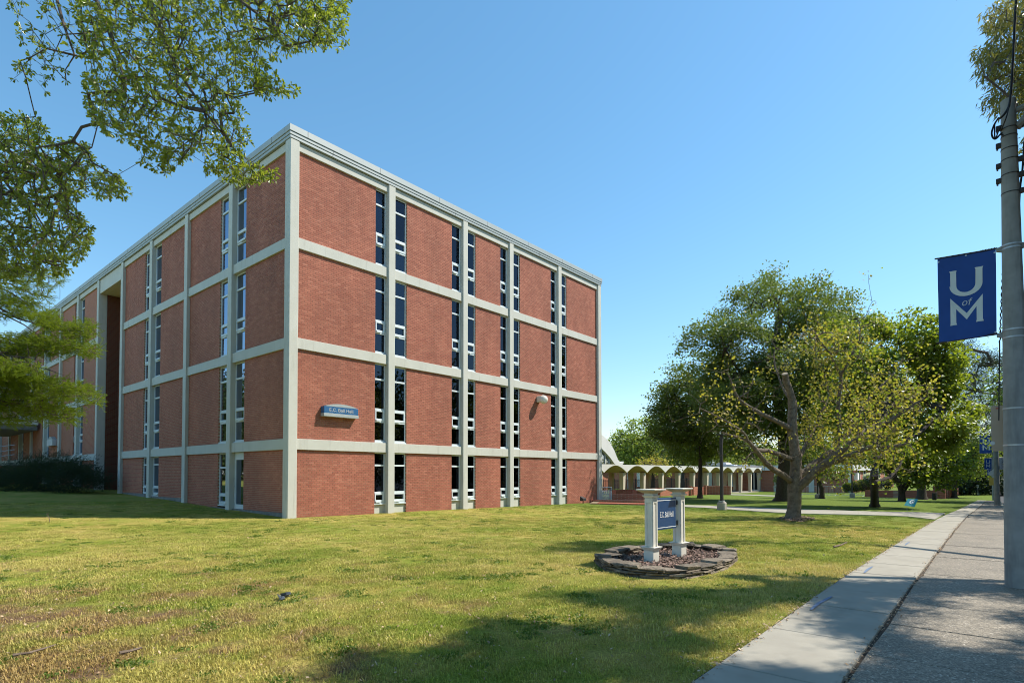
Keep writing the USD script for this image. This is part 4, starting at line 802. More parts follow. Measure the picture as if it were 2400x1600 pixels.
crv = sorted([(float(p[0]), float(p[1])) for p in inner_[3:]] + [(xc, ctr_b)] + [(float(2 * xc - p[0]), float(p[1])) for p in inner_[3:]]); cx_, cz_ = np.array(crv).T
under = sg.Polygon([(x, z + .05) for x, z in crv] + [(crv[-1][0], zb_), (crv[0][0], zb_)]).buffer(0)
PL = lambda y0: (lambda v: np.column_stack([v[:, 0], YA + y0 + v[:, 2], v[:, 1]]))
m = MB(); m.prism(under, 0, .03, PL(.40)); obj('pane', m, M['glass'], au)
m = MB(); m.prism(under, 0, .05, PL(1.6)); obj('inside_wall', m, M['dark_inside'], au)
for x in np.arange(xr - .9, 2 * xc - xr, -1.0): m = MB(); m.box(x, x + .13, YA + .28, YA + .39, zb_, float(np.interp(x, cx_, cz_)) + .03); obj('mullion', m, M['canopy_white'], au)
m = MB(); m.box(2 * xc - xr - .3, xr + .6, YA + .9, YA + 1.35, zb_ - .45, zb_ - .002); obj('beam', m, M['canopy_white'], au)
m = MB(); m.box(2 * xc - xr, xr, YA + 1.0, YA + 1.4, -1.6, zb_ - .452); obj('brick_wall', m, M['brick_far_y'], au)
# low brick building that closes the view
rb = thing('low_brick_building', 'long single storey brick building with flat white roof edge and white pilasters', 'building')
XB = 83.2; YC = -2.7; zr = 1.86; zt = 2.66
def rbox(name, mat, *a): m = MB(); m.box(*a); return obj(name, m, M[mat], rb)
rbox('brick_wall', 'brick_far_x', XB, XB + .3, YC + .3, 62, -2, zr); rbox('brick_wall', 'brick_far_y', XB + .3, 130, YC, YC + .3, -2, zr)
rbox('roof_edge', 'canopy_white', XB - .35, XB + .3, YC - .3, 62, zr + .003, zt); rbox('roof_edge', 'canopy_white', XB + .303, 130, YC - .35, YC + .3, zr + .003, zt); rbox('roof', 'roofing', XB + .3, 130, YC + .3, 62, zt - .3, zt - .1)
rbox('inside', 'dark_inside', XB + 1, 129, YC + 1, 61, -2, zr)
rbox('corner_pilaster', 'concrete', XB - .1, XB + .5, YC - .1, YC + .35, -2, zr)
for px in (1475, 1600, 1664, 1820.5, 1902): y = atX(px, 1130, XB)[1]; rbox('pilaster', 'concrete', XB - .09, XB - .003, y - .35, y + .35, -2, zr)
for k, (pa, pb_, ya, yb, nm) in enumerate(((1757, 1778, 1113, 1149, 'door'), (1690, 1703, 1112, 1140, 'window'), (1714, 1722, 1112, 1140, 'window'), (1493, 1500, 1112, 1140, 'window'))):
    w = thing(nm, parent=rb); a, b = atX(pb_, yb, XB), atX(pa, ya, XB); y0_, y1_ = min(a[1], b[1]), max(a[1], b[1]); z0_ = a[2]; z1_ = zr - .02
    m = MB(); f_ = .14; x0_ = XB - .06
    m.box(x0_, XB - .004, y0_, y0_ + f_, z0_, z1_); m.box(x0_, XB - .004, y1_ - f_, y1_, z0_, z1_); m.box(x0_, XB - .004, y0_ + f_, y1_ - f_, z1_ - f_, z1_); m.box(x0_, XB - .004, y0_ + f_, y1_ - f_, z0_, z0_ + f_); m.box(x0_, XB - .004, (y0_ + y1_) / 2 - f_ / 2, (y0_ + y1_) / 2 + f_ / 2, z0_ + f_, z1_ - f_)
    obj('frame', m, M['lettering_white'], w); m = MB(); m.box(XB - .03, XB - .006, y0_ + f_, y1_ - f_, z0_ + f_, z1_ - f_); obj('pane', m, M['dark_inside'], w)
for px in (2012, 2026, 2043, 2060, 2075):
    a = atY(px, 1120, YC); wd = 1.15; m = MB(); w = thing('window', parent=rb)
    for dx in (-wd, wd - .2): m.box(a[0] + dx, a[0] + dx + .2, YC - .05, YC - .003, -1.2, zr - .05)
    m.box(a[0] - wd, a[0] + wd, YC - .055, YC - .004, -.5, -.2); obj('frame', m, M['lettering_white'], w); m = MB(); m.box(a[0] - wd + .2, a[0] + wd - .2, YC - .03, YC - .004, -.2, zr - .1); obj('pane', m, M['dark_inside'], w)
a = atY(2002.5, 1116, YC); rbox('wall_unit', 'lettering_white', a[0] - .5, a[0] + .5, YC - .5, YC - .01, a[2] - .5, a[2] + .5)
for px, py, w, h in ((1665, 1088, 1.4, 1.5), (1697, 1090, 2.6, .9), (1742, 1093, 2.2, .5), (1759, 1094, 2.4, .5), (1717, 1092, 1.8, .5)):
    c = atX(px, py, XB + 2.0); t = thing('roof_vent', {1665: 'tall square grey vent, leftmost on the flat roof behind the lamp post', 1697: 'wide domed vent just right of the lamp post top', 1742: 'flat domed vent, third from the right on the roof', 1759: 'broad flat vent, rightmost on the flat roof', 1717: 'small low vent between the wide dome and the flat ones'}[px], 'roof vent', 'vents on the flat roof')
    m = MB(); pr = [(0, zt - .1), (w / 2, zt - .1), (w / 2, c[2] + h * .2), (w * .35, c[2] + h * .5), (0, c[2] + h * .6)]; m.lathe(pr, (c[0], c[1], 0), 10); obj('cowl', m, M['galvanised'], t)
# black fence behind the columns
fe = thing('metal_fence', 'black picket fence seen between the colonnade columns', 'fence'); yf = Y0 + DEP + 2.2; m = MB()
for x in np.arange(X0 - 2, X0 + 40, .16): m.box(x, x + .025, yf, yf + .025, -1.4, .75)
obj('pickets', m, M['black_rubber'], fe, kind='stuff')
for z in (-1.1, .6): m = MB(); m.box(X0 - 2, X0 + 40, yf - .02, yf - .001, z, z + .05); obj('rail', m, M['black_rubber'], fe)
for x in np.arange(X0 - 2, X0 + 40, 2.6): m = MB(); m.box(x, x + .07, yf - .09, yf - .021, -1.4, .85); obj('post', m, M['black_rubber'], fe)
# gate, steps, planter and the serpentine walls
g0 = at(1433.5, 1175); YG = g0[1]; D_ = (g0 - CAM) @ _fw; zgt = atY(1433, 1140, YG)[2]
ga = thing('metal_gate', 'silver gate with ring ornaments beside the right end of the brick hall', 'gate'); x1_ = g0[0]; x0_ = x1_ - 1.6; zb = g0[2] + .05
m = MB(); m.box(x1_ - .05, x1_, YG - .03, YG + .03, zb - .05, zgt); m.box(x0_, x0_ + .05, YG - .03, YG + .03, zb - .05, zgt); m.box(x0_ + .05, x1_ - .05, YG - .02, YG + .02, zgt - .05, zgt); m.box(x0_ + .05, x1_ - .05, YG - .02, YG + .02, zgt - .26, zgt - .22); m.box(x0_ + .05, x1_ - .05, YG - .02, YG + .02, zb, zb + .04); obj('gate_frame', m, M['grey_paint'], ga)
for x in np.arange(x0_ + .14, x1_ - .06, .125): m = MB(); m.tube([(x, YG, zb + .04), (x, YG, zgt - .26)], .022, 5); obj('bar', m, M['grey_paint'], ga)
for x in np.arange(x0_ + .17, x1_ - .08, .19):
    an = np.linspace(0, 2 * math.pi, 13); m = MB(); m.tube(np.column_stack([x + .07 * np.cos(an), np.full(13, YG), zgt - .135 + .07 * np.sin(an)]), .014, 5, False); obj('ring', m, M['dark_metal'], ga)
st = thing('brick_steps', 'two low brick edged steps by the gate', 'steps')
for k, (pa, pb_, y_) in enumerate((((1404, 1181), (1545, 1184), .10), ((1404, 1178), (1545, 1179.5), .2))):
    a, b = at(*pa), at(*pb_); obj('step', wallbox(a + [0, .5, 0], b + [0, .5, 0], -1.5, [float(T(a[0], a[1])) + y_ * .8, float(T(b[0], b[1])) + y_ * .8], 1.0), M['brick_far_y'], st)
def pz(p, ytop): D = (p - CAM) @ _fw; return CAM[2] + (1108.6 - ytop) / FPX * D
pw = thing('planter_wall', 'low brick planter wall with scalloped top right of the gate', 'wall')
a, b = at(1435, 1176), at(1514, 1177.5); obj('front', wallbox(a, b, -1.6, [pz(a, 1157), pz(b, 1157)], .3), M['brick_far_y'], pw)
for pa, pb_ in (((1436, 1167), (1452, 1168)), ((1488, 1168), (1506, 1168))):
    a2, b2 = at(*pa), at(*pb_); obj('curved_end', wallbox(a2, b2, -1.6, [pz(a2, 1148), pz(b2, 1148)], .6), M['brick_far_y'], pw)
a2, b2 = at(1438, 1164), at(1505, 1165); obj('back', wallbox(a2, b2, -1.6, [pz(a2, 1147), pz(b2, 1147)], .3), M['brick_far_y'], pw)
sw_ = thing('serpentine_wall', 'low reddish brick wall with round piers stepping away before the colonnade', 'wall')
for pa, pb_, ta, tb in (((1512, 1163), (1613, 1160), 1145, 1143), ((1622, 1160), (1649, 1159), 1140.5, 1140.5), ((1656, 1158.5), (1713, 1159.5), 1138, 1139)):
    a, b = at(*pa), at(*pb_); obj('brick_wall', wallbox(a, b, -2, [pz(a, ta), pz(b, tb)], .35), M['brick_far_y'], sw_)
for px, yb_, yt_, r_ in ((1618, 1161, 1139, 4), (1652.5, 1159.5, 1137, 3.6), (1545, 1163, 1143, 4.2)):
    g = at(px, yb_); k_ = ((g - CAM) @ _fw) / FPX; m = MB(); m.tube([g - [0, 0, .3], [g[0], g[1], pz(g, yt_)]], r_ * k_, 20); obj('round_pier', m, M['brick_far_y'], sw_, smooth=40)
lw = thing('low_brick_wall', 'low brick garden wall turning into a receding row of square piers', 'wall')
a, b = at(2028, 1164), at(2206, 1168); obj('brick_wall', wallbox(a, b, -2.5, [pz(a, 1149.5), pz(b, 1149.5)], .35), M['brick_far_y'], lw)
g0 = at(2207, 1168); g1 = at(2247, 1157)
for k, t in enumerate(np.linspace(0, 1, 10)):
    p = g0 + (g1 - g0) * t; p[2] = float(T(p[0], p[1])); z_ = 1.05 * (pz(g0, 1148) - g0[2]); m = MB(); m.bbox(p[0] - .32, p[0] + .32, p[1] - .32, p[1] + .32, p[2] - .4, p[2] + z_, .02); obj('pier', m, M['brick_far_y'], lw)
obj('rear_wall', wallbox(g0 + [.4, 0.0, 0], g1 + [0, 0, 0], -2.5, [g0[2] + z_ * .8, float(T(g1[0], g1[1])) + z_ * .8], .24), M['brick_far_y'], lw)
a, b = at(2190, 1158), at(2243, 1154.5); obj('back_wall', wallbox(a, b, -2.5, [pz(a, 1138), pz(b, 1138)], .3), M['brick_far_y'], lw)
# ------------------------------------------------------------------ trees and shrubs
SH = {'spat': [(0, 0), (.35, .07), (.72, .19), (.95, .15), (1.02, 0), (.95, -.15), (.72, -.19), (.35, -.07)],
      'lance': [(0, 0), (.42, .11), (1, 0), (.42, -.11)], 'maple': [(0, 0), (.25, .42), (.62, .34), (1, 0), (.62, -.34), (.25, -.42)], 'quad': [(0, 0), (.5, .34), (1, 0), (.5, -.34)], 'needle': [(0, 0), (.5, .07), (1, 0), (.5, -.07)]}
def unit(v): return v / (np.linalg.norm(v, axis=-1, keepdims=True) + 1e-9)
def leaves(P, A, size, shape, rg, up=.7, fold=.25):
    """Leaves at the points P along the directions A: each a small folded outline of its own."""
    n = len(P); A = unit(A); N = unit(rg.normal(0, 1, (n, 3)) * (1 - up) + np.array([0, 0, 1.0]) * up + A * 0); S = unit(np.cross(N, A)); N = np.cross(A, S)
    L = np.broadcast_to(size, n) * rg.uniform(.7, 1.25, n); o = np.array(SH[shape]); k = len(o)
    v = P[:, None] + (A[:, None] * o[None, :, :1] + S[:, None] * o[None, :, 1:2] + N[:, None] * (np.abs(o[None, :, 1:2]) * fold - .12 * o[None, :, :1] ** 2)) * L[:, None, None]
    f = np.array([[0, i, i + 1] for i in range(1, k - 1)]); return v.reshape(-1, 3), (f[None] + k * np.arange(n)[:, None, None]).reshape(-1, 3)
def grow(roots, att, rg, step=.5, wob=.10, sag=.0, rmin=.006, rk=.006, rpow=.5, maxlink=None):
    """Branches: joins every attractor to the nearest branch that exists, from the trunk outwards. Returns nodes, parents, radii and the node of each attractor."""
    N = [list(p) for p in roots[0]]; par = [-1] + list(range(len(N) - 1))
    for r in roots[1:]:
        base = int(np.argmin(np.linalg.norm(np.array(N) - np.array(r[0]), axis=1))); k = len(N); N += [list(p) for p in r[1:]]; par += [base] + list(range(k, k + len(r) - 2))
    A = np.array(N); cap = len(A) + len(att) * 10; buf = np.zeros((cap, 3)); buf[:len(A)] = A; n = len(A); par = list(par); rootn = n
    d0 = np.min(np.linalg.norm(att[:, None] - A[None], axis=2), axis=1); tips = np.zeros(len(att), int); cost = np.zeros(cap)
    for ai in np.argsort(d0):
        a = att[ai]; d = np.linalg.norm(buf[:n] - a, axis=1) + cost[:n] * .12; j = int(np.argmin(d)); p = buf[j]; L = np.linalg.norm(a - p); m = max(1, int(L / step)); prev = j
        side = rg.normal(0, wob, 3) * L
        for q in range(1, m + 1):
            t = q / m; x = p + (a - p) * t + side * math.sin(math.pi * t) + np.array([0, 0, -sag * L * t * (1 - t)])
            if n >= cap: break
            buf[n] = x; par.append(prev); cost[n] = cost[prev] + L / m; prev = n; n += 1
        tips[ai] = prev
    P = buf[:n]; par = np.array(par); c = np.zeros(n); c[tips] += 1
    for i in range(n - 1, 0, -1): c[par[i]] += c[i]
    return P, par, np.maximum(rmin, rk * np.maximum(c, 1) ** rpow), tips, rootn
def twigs_mesh(P, par, R, skip=0, n=5):
    i = np.arange(skip, len(P)); i = i[par[i] >= 0]; a, b = P[par[i]], P[i]; ra, rb_ = np.minimum(R[par[i]], R[i] * 1.6), R[i]
    t = unit(b - a); ref = np.where(np.abs(t[:, 2:]) < .9, [[0, 0, 1.0]], [[1.0, 0, 0]]); x = unit(np.cross(t, ref)); y = np.cross(t, x); an = np.arange(n) * 2 * np.pi / n
    ring = np.cos(an)[None, :, None] * x[:, None] + np.sin(an)[None, :, None] * y[:, None]
    v = np.concatenate([a[:, None] - t[:, None] * ra[:, None, None] * .3 + ring * ra[:, None, None], b[:, None] + ring * rb_[:, None, None]], 1).reshape(-1, 3)
    f = np.array([[q, (q + 1) % n, n + (q + 1) % n, n + q] for q in range(n)]); f = np.vstack([f[:, [0, 1, 2]], f[:, [0, 2, 3]]])
    return v, (f[None] + 2 * n * np.arange(len(i))[:, None, None]).reshape(-1, 3)
def blob_points(blobs, n, rg, gap=.42, gs=.9, seed=0, shell=.45):
    """Points in a union of ellipsoids, denser near their skins, with noise-shaped gaps."""
    B = np.array([[*c, *(r if np.ndim(r) else (r, r, r * .8))] for c, r in blobs]); vol = B[:, 3] * B[:, 4] * B[:, 5]; out = []; got = 0
    while got < n:
        k = rg.choice(len(B), n * 2, p=vol / vol.sum()); d = unit(rg.normal(0, 1, (n * 2, 3))); r = (shell + (1 - shell) * rg.random(n * 2)) ** .6
        p = B[k, :3] + d * r[:, None] * B[k, 3:]; q = p[meshkit.fbm(p * gs + 50, 3, seed) > gap]; out.append(q); got += len(q)
    return np.vstack(out)[:n]
def tree(name, label, cat, trunk, blobs, leaf, lsize, shape, nclus, per, rg, bark='bark_dark', trunk_r=.3, spread=.5, gap=.42, gs=.9, group=None, up=.6, twigs=True, limbs=(), seed=0, rk=.012):
    t = thing(name, label, cat, group); P0 = np.array(trunk, float)
    if len(P0) > 1:
        m = MB(); n = len(P0); r = np.linspace(trunk_r, trunk_r * .55, n); pts = [P0[0] - [0, 0, .25], P0[0] + [0, 0, .02]] + [P0[0] + (P0[1] - P0[0]) * q for q in (.08, .25)] + list(P0[1:]); rr = [trunk_r * 1.9, trunk_r * 1.55, trunk_r * 1.15, trunk_r * 1.02] + list(r[1:]); m.tube(pts, rr, 14); obj('trunk', m, M[bark], t, smooth=60)
    for lp, lr in limbs: m = MB(); m.tube(lp, lr, 8); obj('limb', m, M[bark], t, smooth=60)
    C = blob_points(blobs, nclus, rg, gap, gs, seed)
    if twigs:
        roots = [P0 if len(P0) > 1 else np.vstack([P0, P0 + [0, 0, .2]])] + [np.array(l[0]) for l in limbs]
        sub = C[:: max(1, nclus // 500)]; Pn, par, R, tips, rn = grow(roots, sub, rg, step=.8, rk=rk, rmin=.012, wob=.12); obj('branches', twigs_mesh(Pn, par, R, rn, 5), M[bark], t, kind='stuff')
    cen_ = C.mean(0); Pl = np.repeat(C, per, 0) + rg.normal(0, spread, (nclus * per, 3)) * [1, 1, .6]; Al = unit(Pl - cen_) * .5 + rg.normal(0, .6, (len(Pl), 3)) + [0, 0, -.2]
    obj('crown', leaves(Pl, Al, lsize, shape, rg, up), M[leaf], t, kind='stuff'); return t
def bl(px, py, D, r): return (atD(px, py, D), r)
def sub(L, D, dd, rg): return [bl(x, y, D + rg.uniform(-dd, dd), r) for x, y, r in L]
# big dark oak
r_ = np.random.default_rng(31); D = 40.0; g = at(1832, 1174)
Lb = [(1780, 690, 1.5), (1850, 680, 1.9), (1770, 740, 2.4), (1870, 740, 2.6), (1955, 720, 1.5), (1700, 820, 2.6), (1790, 840, 3.2), (1890, 830, 3.2), (1970, 790, 2.2), (1740, 930, 3.0), (1850, 940, 3.0), (1960, 900, 2.6), (1760, 1020, 1.8), (1900, 1000, 2.0), (1740, 780, 2.2), (1690, 900, 1.8)]
tree('oak_tree', 'tall dark green oak with dense crown right behind the half bare tree', 'tree', [g, atD(1838, 1090, D), atD(1835, 1000, D), atD(1815, 900, D), atD(1820, 800, D), atD(1830, 720, D)], sub([(x, y, r * 1.18) for x, y, r in Lb], D, 3.0, r_), 'dark_leaf', .17, 'quad', 4600, 20, r_, trunk_r=.42, spread=.31, gap=.475, gs=.47, rk=.016, seed=4,
     limbs=[(np.array([atD(1835, 1010, D), atD(1790, 950, D - 1), atD(1740, 880, D - 1.5), atD(1700, 820, D - 2)]), [.22, .17, .12, .05]), (np.array([atD(1830, 960, D), atD(1870, 880, D - 1), atD(1890, 800, D - 1), atD(1940, 740, D)]), [.2, .16, .11, .05])])
r_ = np.random.default_rng(36); c_ = atD(1640, 1100, 47.0); c_[2] = float(T(c_[0], c_[1]))
tree('drooping_tree', 'dark drooping tree whose low boughs spread left of the big oak over the vaults', 'tree', [c_, atD(1642, 1040, 47), atD(1640, 960, 47)], sub([(1640, 885, 3.0), (1588, 905, 1.6), (1640, 955, 3.0), (1595, 990, 2.6), (1680, 1020, 2.8), (1570, 940, 2.2), (1550, 925, 1.2), (1620, 1040, 2.2), (1700, 960, 2.6), (1560, 1010, 1.5)], 47.0, 2.2, r_), 'dark_leaf', .2, 'quad', 1900, 18, r_, trunk_r=.18, spread=.36, gap=.48, gs=.5, seed=17, rk=.016)
# bright maple group on the right
r_ = np.random.default_rng(32); D = 30.5; g = at(2050, 1187)
Lb = [(2150, 790, 1.3), (2090, 830, 1.6), (2180, 840, 1.6), (2040, 880, 1.7), (2130, 900, 2.2), (2215, 890, 1.4), (2070, 960, 2.0), (2170, 970, 2.2), (2230, 950, 1.2), (2110, 1020, 1.5), (2200, 1015, 1.4), (2010, 990, 1.2), (2040, 780, 1.0), (2115, 750, .8), (1975, 960, 1.3)]
tree('maple_tree', 'bright green maple with straight trunk between the half bare tree and the teal sign', 'tree', [g, atD(2049, 1110, 27.0), atD(2052, 1040, 27.6), atD(2075, 960, 28.6), atD(2100, 880, 29.4)], sub(Lb, D, 2.0, r_), 'maple_leaf', .16, 'maple', 2200, 18, r_, bark='bark_dark', trunk_r=.19, spread=.24, gap=.525, gs=.75, seed=7,
     limbs=[(np.array([atD(2052, 1075, 27.2), atD(2100, 1045, 27.8), atD(2160, 1010, 28.6), atD(2210, 960, 29.3)]), [.14, .12, .09, .05]), (np.array([atD(2051, 1130, 27.0), atD(2085, 1118, 27.6), atD(2107, 1095, 28), atD(2120, 1060, 28.4)]), [.10, .085, .07, .05])])
r_ = np.random.default_rng(33); g = at(2114, 1174); D = (g - CAM) @ _fw
tree('forked_tree', 'dark low tree with thick forked trunk behind the teal lawn sign', 'tree', [g, atD(2113, 1148, D), atD(2105, 1128, D), atD(2085, 1105, D), atD(2062, 1088, D)], sub([(2130, 1085, 2.0), (2180, 1080, 2.0), (2220, 1090, 1.6), (2150, 1115, 1.3), (2085, 1075, 1.5), (2200, 1115, 1.3)], D, 1.5, r_), 'maple_leaf', .2, 'maple', 800, 8, r_, trunk_r=.25, spread=.35, seed=9,
     limbs=[(np.array([atD(2113, 1150, D), atD(2130, 1128, D), atD(2150, 1108, D), atD(2165, 1090, D)]), [.26, .22, .16, .1]), (np.array([atD(2105, 1130, D), atD(2090, 1098, D), atD(2070, 1070, D)]), [.16, .12, .07])])
r_ = np.random.default_rng(34); g = at(1926, 1168); D = (g - CAM) @ _fw
tree('small_tree', 'small dark tree with bent trunk left of the straight trunked maple', 'tree', [g, atD(1927, 1145, D), atD(1918, 1125, D), atD(1915, 1108, D)], sub([(1930, 1095, 1.2), (1955, 1105, 1.0), (1905, 1085, 1.2), (1880, 1070, 1.2), (1960, 1080, 1.1)], D, .9, r_), 'dark_leaf', .18, 'quad', 420, 8, r_, trunk_r=.22, spread=.3, seed=12)
# pine and far trees
r_ = np.random.default_rng(35); g = at(2160, 1166); D = 52.0; b0 = atD(2160, 1150, D); b0[2] = float(T(b0[0], b0[1]))
tree('pine_tree', 'dark pine with thick straight trunk, its crown above and behind the maple', 'tree', [b0, atD(2158, 1050, D), atD(2200, 950, D + 2), atD(2250, 860, D + 4)], sub([(2230, 830, 1.8), (2280, 850, 2.6), (2330, 870, 2.2), (2310, 930, 2.8), (2260, 920, 2.5), (2350, 950, 2), (2300, 990, 2.2), (2340, 1010, 2)], D + 6, 3, r_), 'pine_leaf', .34, 'needle', 1500, 14, r_, trunk_r=.33, spread=.5, gap=.5, gs=.45, seed=14, up=.2)
far_specs = [
 ('rounded light green tree just right of the white shell roof', [(1500, 1030, 4.6), (1480, 1055, 4.2), (1530, 1050, 4.6), (1470, 1070, 3.2), (1550, 1075, 3.6), (1505, 1010, 2.6)], 92, 'far_leaf_light', .42, 900, .40),
 ('thin airy grey green tree between the round light tree and the big oak', [(1590, 1050, 3.0), (1606, 1020, 2.2), (1580, 1068, 3.0), (1620, 1070, 3.4)], 84, 'far_leaf_mid', .3, 360, .52),
 ('pale green tree behind the lamp post and the vaults', [(1640, 1070, 3.5), (1690, 1080, 3.5), (1660, 1050, 3.2)], 98, 'far_leaf_light', .4, 480, .42),
 ('pale green tree rising over the roof vents', [(1740, 1070, 3.8), (1790, 1075, 3.8), (1760, 1045, 3.2)], 112, 'far_leaf_light', .42, 480, .42),
 ('small orange tinged tree over the leftmost vaults', [(1512, 1090, 1.2), (1530, 1089, 1.3), (1546, 1091, 1.1)], 76, 'young_leaf', .26, 130, .4),
 ('dark green tree over the roof left of the straight trunk', [(1900, 1060, 4), (1960, 1065, 4), (1930, 1030, 4)], 108, 'far_leaf_mid', .42, 520, .42),
 ('tall dark tree behind the forked tree', [(2020, 1050, 4), (2080, 1040, 4.5), (2060, 1000, 4), (2130, 1060, 4)], 116, 'far_leaf_mid', .45, 620, .4),
 ('yellow green street tree left of the far banners', [(2215, 1080, 2.6), (2245, 1095, 2.6), (2270, 1075, 2.4), (2250, 1050, 2.6), (2200, 1110, 2), (2232, 1118, 1.6)], 62, 'far_leaf_light', .3, 620, .42),
 ('dark tree beside the fire hydrant', [(2255, 1120, 2.2), (2230, 1110, 2.2), (2280, 1105, 2.4), (2300, 1085, 2.6), (2270, 1060, 2.4)], 74, 'far_leaf_mid', .34, 520, .4),
 ('shaded tree behind the far poles', [(2330, 1090, 3.2), (2360, 1070, 3.4), (2310, 1060, 3.2), (2345, 1030, 3), (2390, 1080, 3)], 84, 'far_leaf_mid', .36, 620, .38),
 ('light green tree showing right of the near pole', [(2400, 900, 2.6), (2410, 840, 2.4), (2420, 960, 3), (2400, 1010, 2.6), (2440, 780, 2.4)], 46, 'far_leaf_light', .26, 520, .44)]
for k, (lb, L, D, lf_, ls, nc, gp) in enumerate(far_specs):
    r_ = np.random.default_rng(60 + k); B = sub(L, D, 2.0, r_); c = np.mean([b[0] for b in B], 0); base = np.array([c[0], c[1], float(T(c[0], c[1]))])
    tree('far_tree', lb, 'tree', [base, base * .5 + c * .5 + [.2, 0, 0], c], B, lf_, ls, 'quad', nc, 9, r_, trunk_r=.3 if D > 70 else .25, spread=.55, gap=gp, gs=.35, group='trees beyond the lawn', seed=20 + k, rk=.02)
r_ = np.random.default_rng(90); B = [bl(x, 1085 + r_.uniform(-8, 10), 150 + r_.uniform(0, 30), r_.uniform(6, 9)) for x in np.arange(1395, 2480, 42)]
C = blob_points(B, 3800, r_, .36, .2); Pl = np.repeat(C, 8, 0) + r_.normal(0, 1.0, (3800 * 8, 3)); obj('far_wood', leaves(Pl, r_.normal(0, 1, Pl.shape), .9, 'quad', r_, .5), M['far_leaf_mid'], label='distant belt of green woodland closing the view behind the low buildings', cat='wood', kind='stuff')
# hedge closing the end of the street
r_ = np.random.default_rng(91); B = [bl(x, 1138, 74 + r_.uniform(-2, 2), (1.6, 1.6, 1.1)) for x in np.arange(2236, 2420, 16)]
C = blob_points(B, 900, r_, .3, .8); Pl = np.repeat(C, 7, 0) + r_.normal(0, .25, (6300, 3)); t = thing('hedge', 'dark shaded hedge closing the far end of the sidewalk', 'hedge'); obj('foliage', leaves(Pl, r_.normal(0, 1, Pl.shape), .3, 'quad', r_, .5), M['juniper_leaf'], t, kind='stuff')
# shrubs
def shrub(label, px, py, D, rx, rz, leaf, n, ls, rg, group=None, name='shrub', lump=.18):
    c = atD(px, py, D); zg_ = float(T(c[0], c[1])); t = thing(name, label, 'shrub', group, loc=None); d = unit(rg.normal(0, 1, (n, 3))); d[:, 2] = np.abs(d[:, 2]) * np.sign(rg.random(n) - .25)
    rr = 1 + lump * (meshkit.fbm(d * 2.2 + 9 + px * .01, 3, int(px)) - .5) * 2; P = c + d * rr[:, None] * [rx, rx, rz] * rg.uniform(.86, 1.0, (n, 1)); P[:, 2] = np.maximum(P[:, 2], zg_ + .03)
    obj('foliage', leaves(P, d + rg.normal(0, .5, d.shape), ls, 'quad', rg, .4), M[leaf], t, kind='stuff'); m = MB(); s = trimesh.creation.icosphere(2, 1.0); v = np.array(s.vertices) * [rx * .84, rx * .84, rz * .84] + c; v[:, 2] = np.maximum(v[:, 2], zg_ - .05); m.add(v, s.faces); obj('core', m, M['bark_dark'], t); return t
r_ = np.random.default_rng(95)
for lb, px, py, rx, rz, lf_ in (('first clipped round bush behind the right crowd barrier', 2006, 1141, .62, .6, 'shrub_leaf'), ('second clipped round bush, in the middle of the row of three', 2021, 1138, .68, .66, 'shrub_leaf'), ('largest clipped round bush, right of the row of three', 2036, 1136, .74, .74, 'shrub_leaf'), ('small dark bush left of the clipped bushes', 1987, 1142, .5, .5, 'dark_leaf'), ('white flowering bush against the sunlit brick wing', 2038, 1121, .6, .55, 'blossom'), ('pale flowering bush half behind the straight trunk', 2062, 1133, .55, .6, 'blossom'), ('dark rounded bush right of the straight trunk', 2076, 1135, .62, .6, 'dark_leaf')):
    shrub(lb, px, py, 62, rx * 1.0 if False else rx, rz, lf_, 900, .12, r_)
shrub('conical olive bush on the lawn left of the half bare trunk', 1836, 1128, 70, 1.05, 1.35, 'shrub_leaf', 1300, .16, r_)
ju = thing('juniper', 'sprawling dark juniper in the shade against the long brick face', 'shrub'); r_ = np.random.default_rng(96)
B = [bl(x, y, D, (rr, rr, rr * .62)) for x, y, D, rr in ((20, 1118, 34, 1.2), (70, 1110, 33, 1.3), (120, 1100, 32, 1.15), (165, 1100, 31, .95), (195, 1108, 30, .8), (100, 1125, 31, 1.3), (160, 1122, 30, 1.2), (40, 1135, 31, 1.0), (205, 1125, 29.5, .8), (-30, 1120, 34, 1.3), (225, 1128, 29.5, .7))]
C = blob_points(B, 4200, r_, .30, 1.1, 3, .2); d = unit(C - C.mean(0) + [0, 0, .6]) + r_.normal(0, .35, C.shape); Pl = np.repeat(C, 10, 0) + np.repeat(d, 10, 0) * np.tile(np.linspace(0, .45, 10), len(C))[:, None] + r_.normal(0, .05, (len(C) * 10, 3)); Pl[:, 2] = np.maximum(Pl[:, 2], T(Pl[:, 0], Pl[:, 1]) + .02)
obj('foliage', leaves(Pl, np.repeat(d, 10, 0) + r_.normal(0, .6, Pl.shape), .16, 'needle', r_, .4), M['juniper_leaf'], ju, kind='stuff')
m = MB(); g = np.array([C[:, 0].mean(), C[:, 1].mean(), 0]); g[2] = float(T(g[0], g[1])); m.tube([g, g + [.1, .1, .5], g + [.4, .2, .9]], [.12, .1, .05], 7); obj('stem', m, M['bark_dark'], ju)

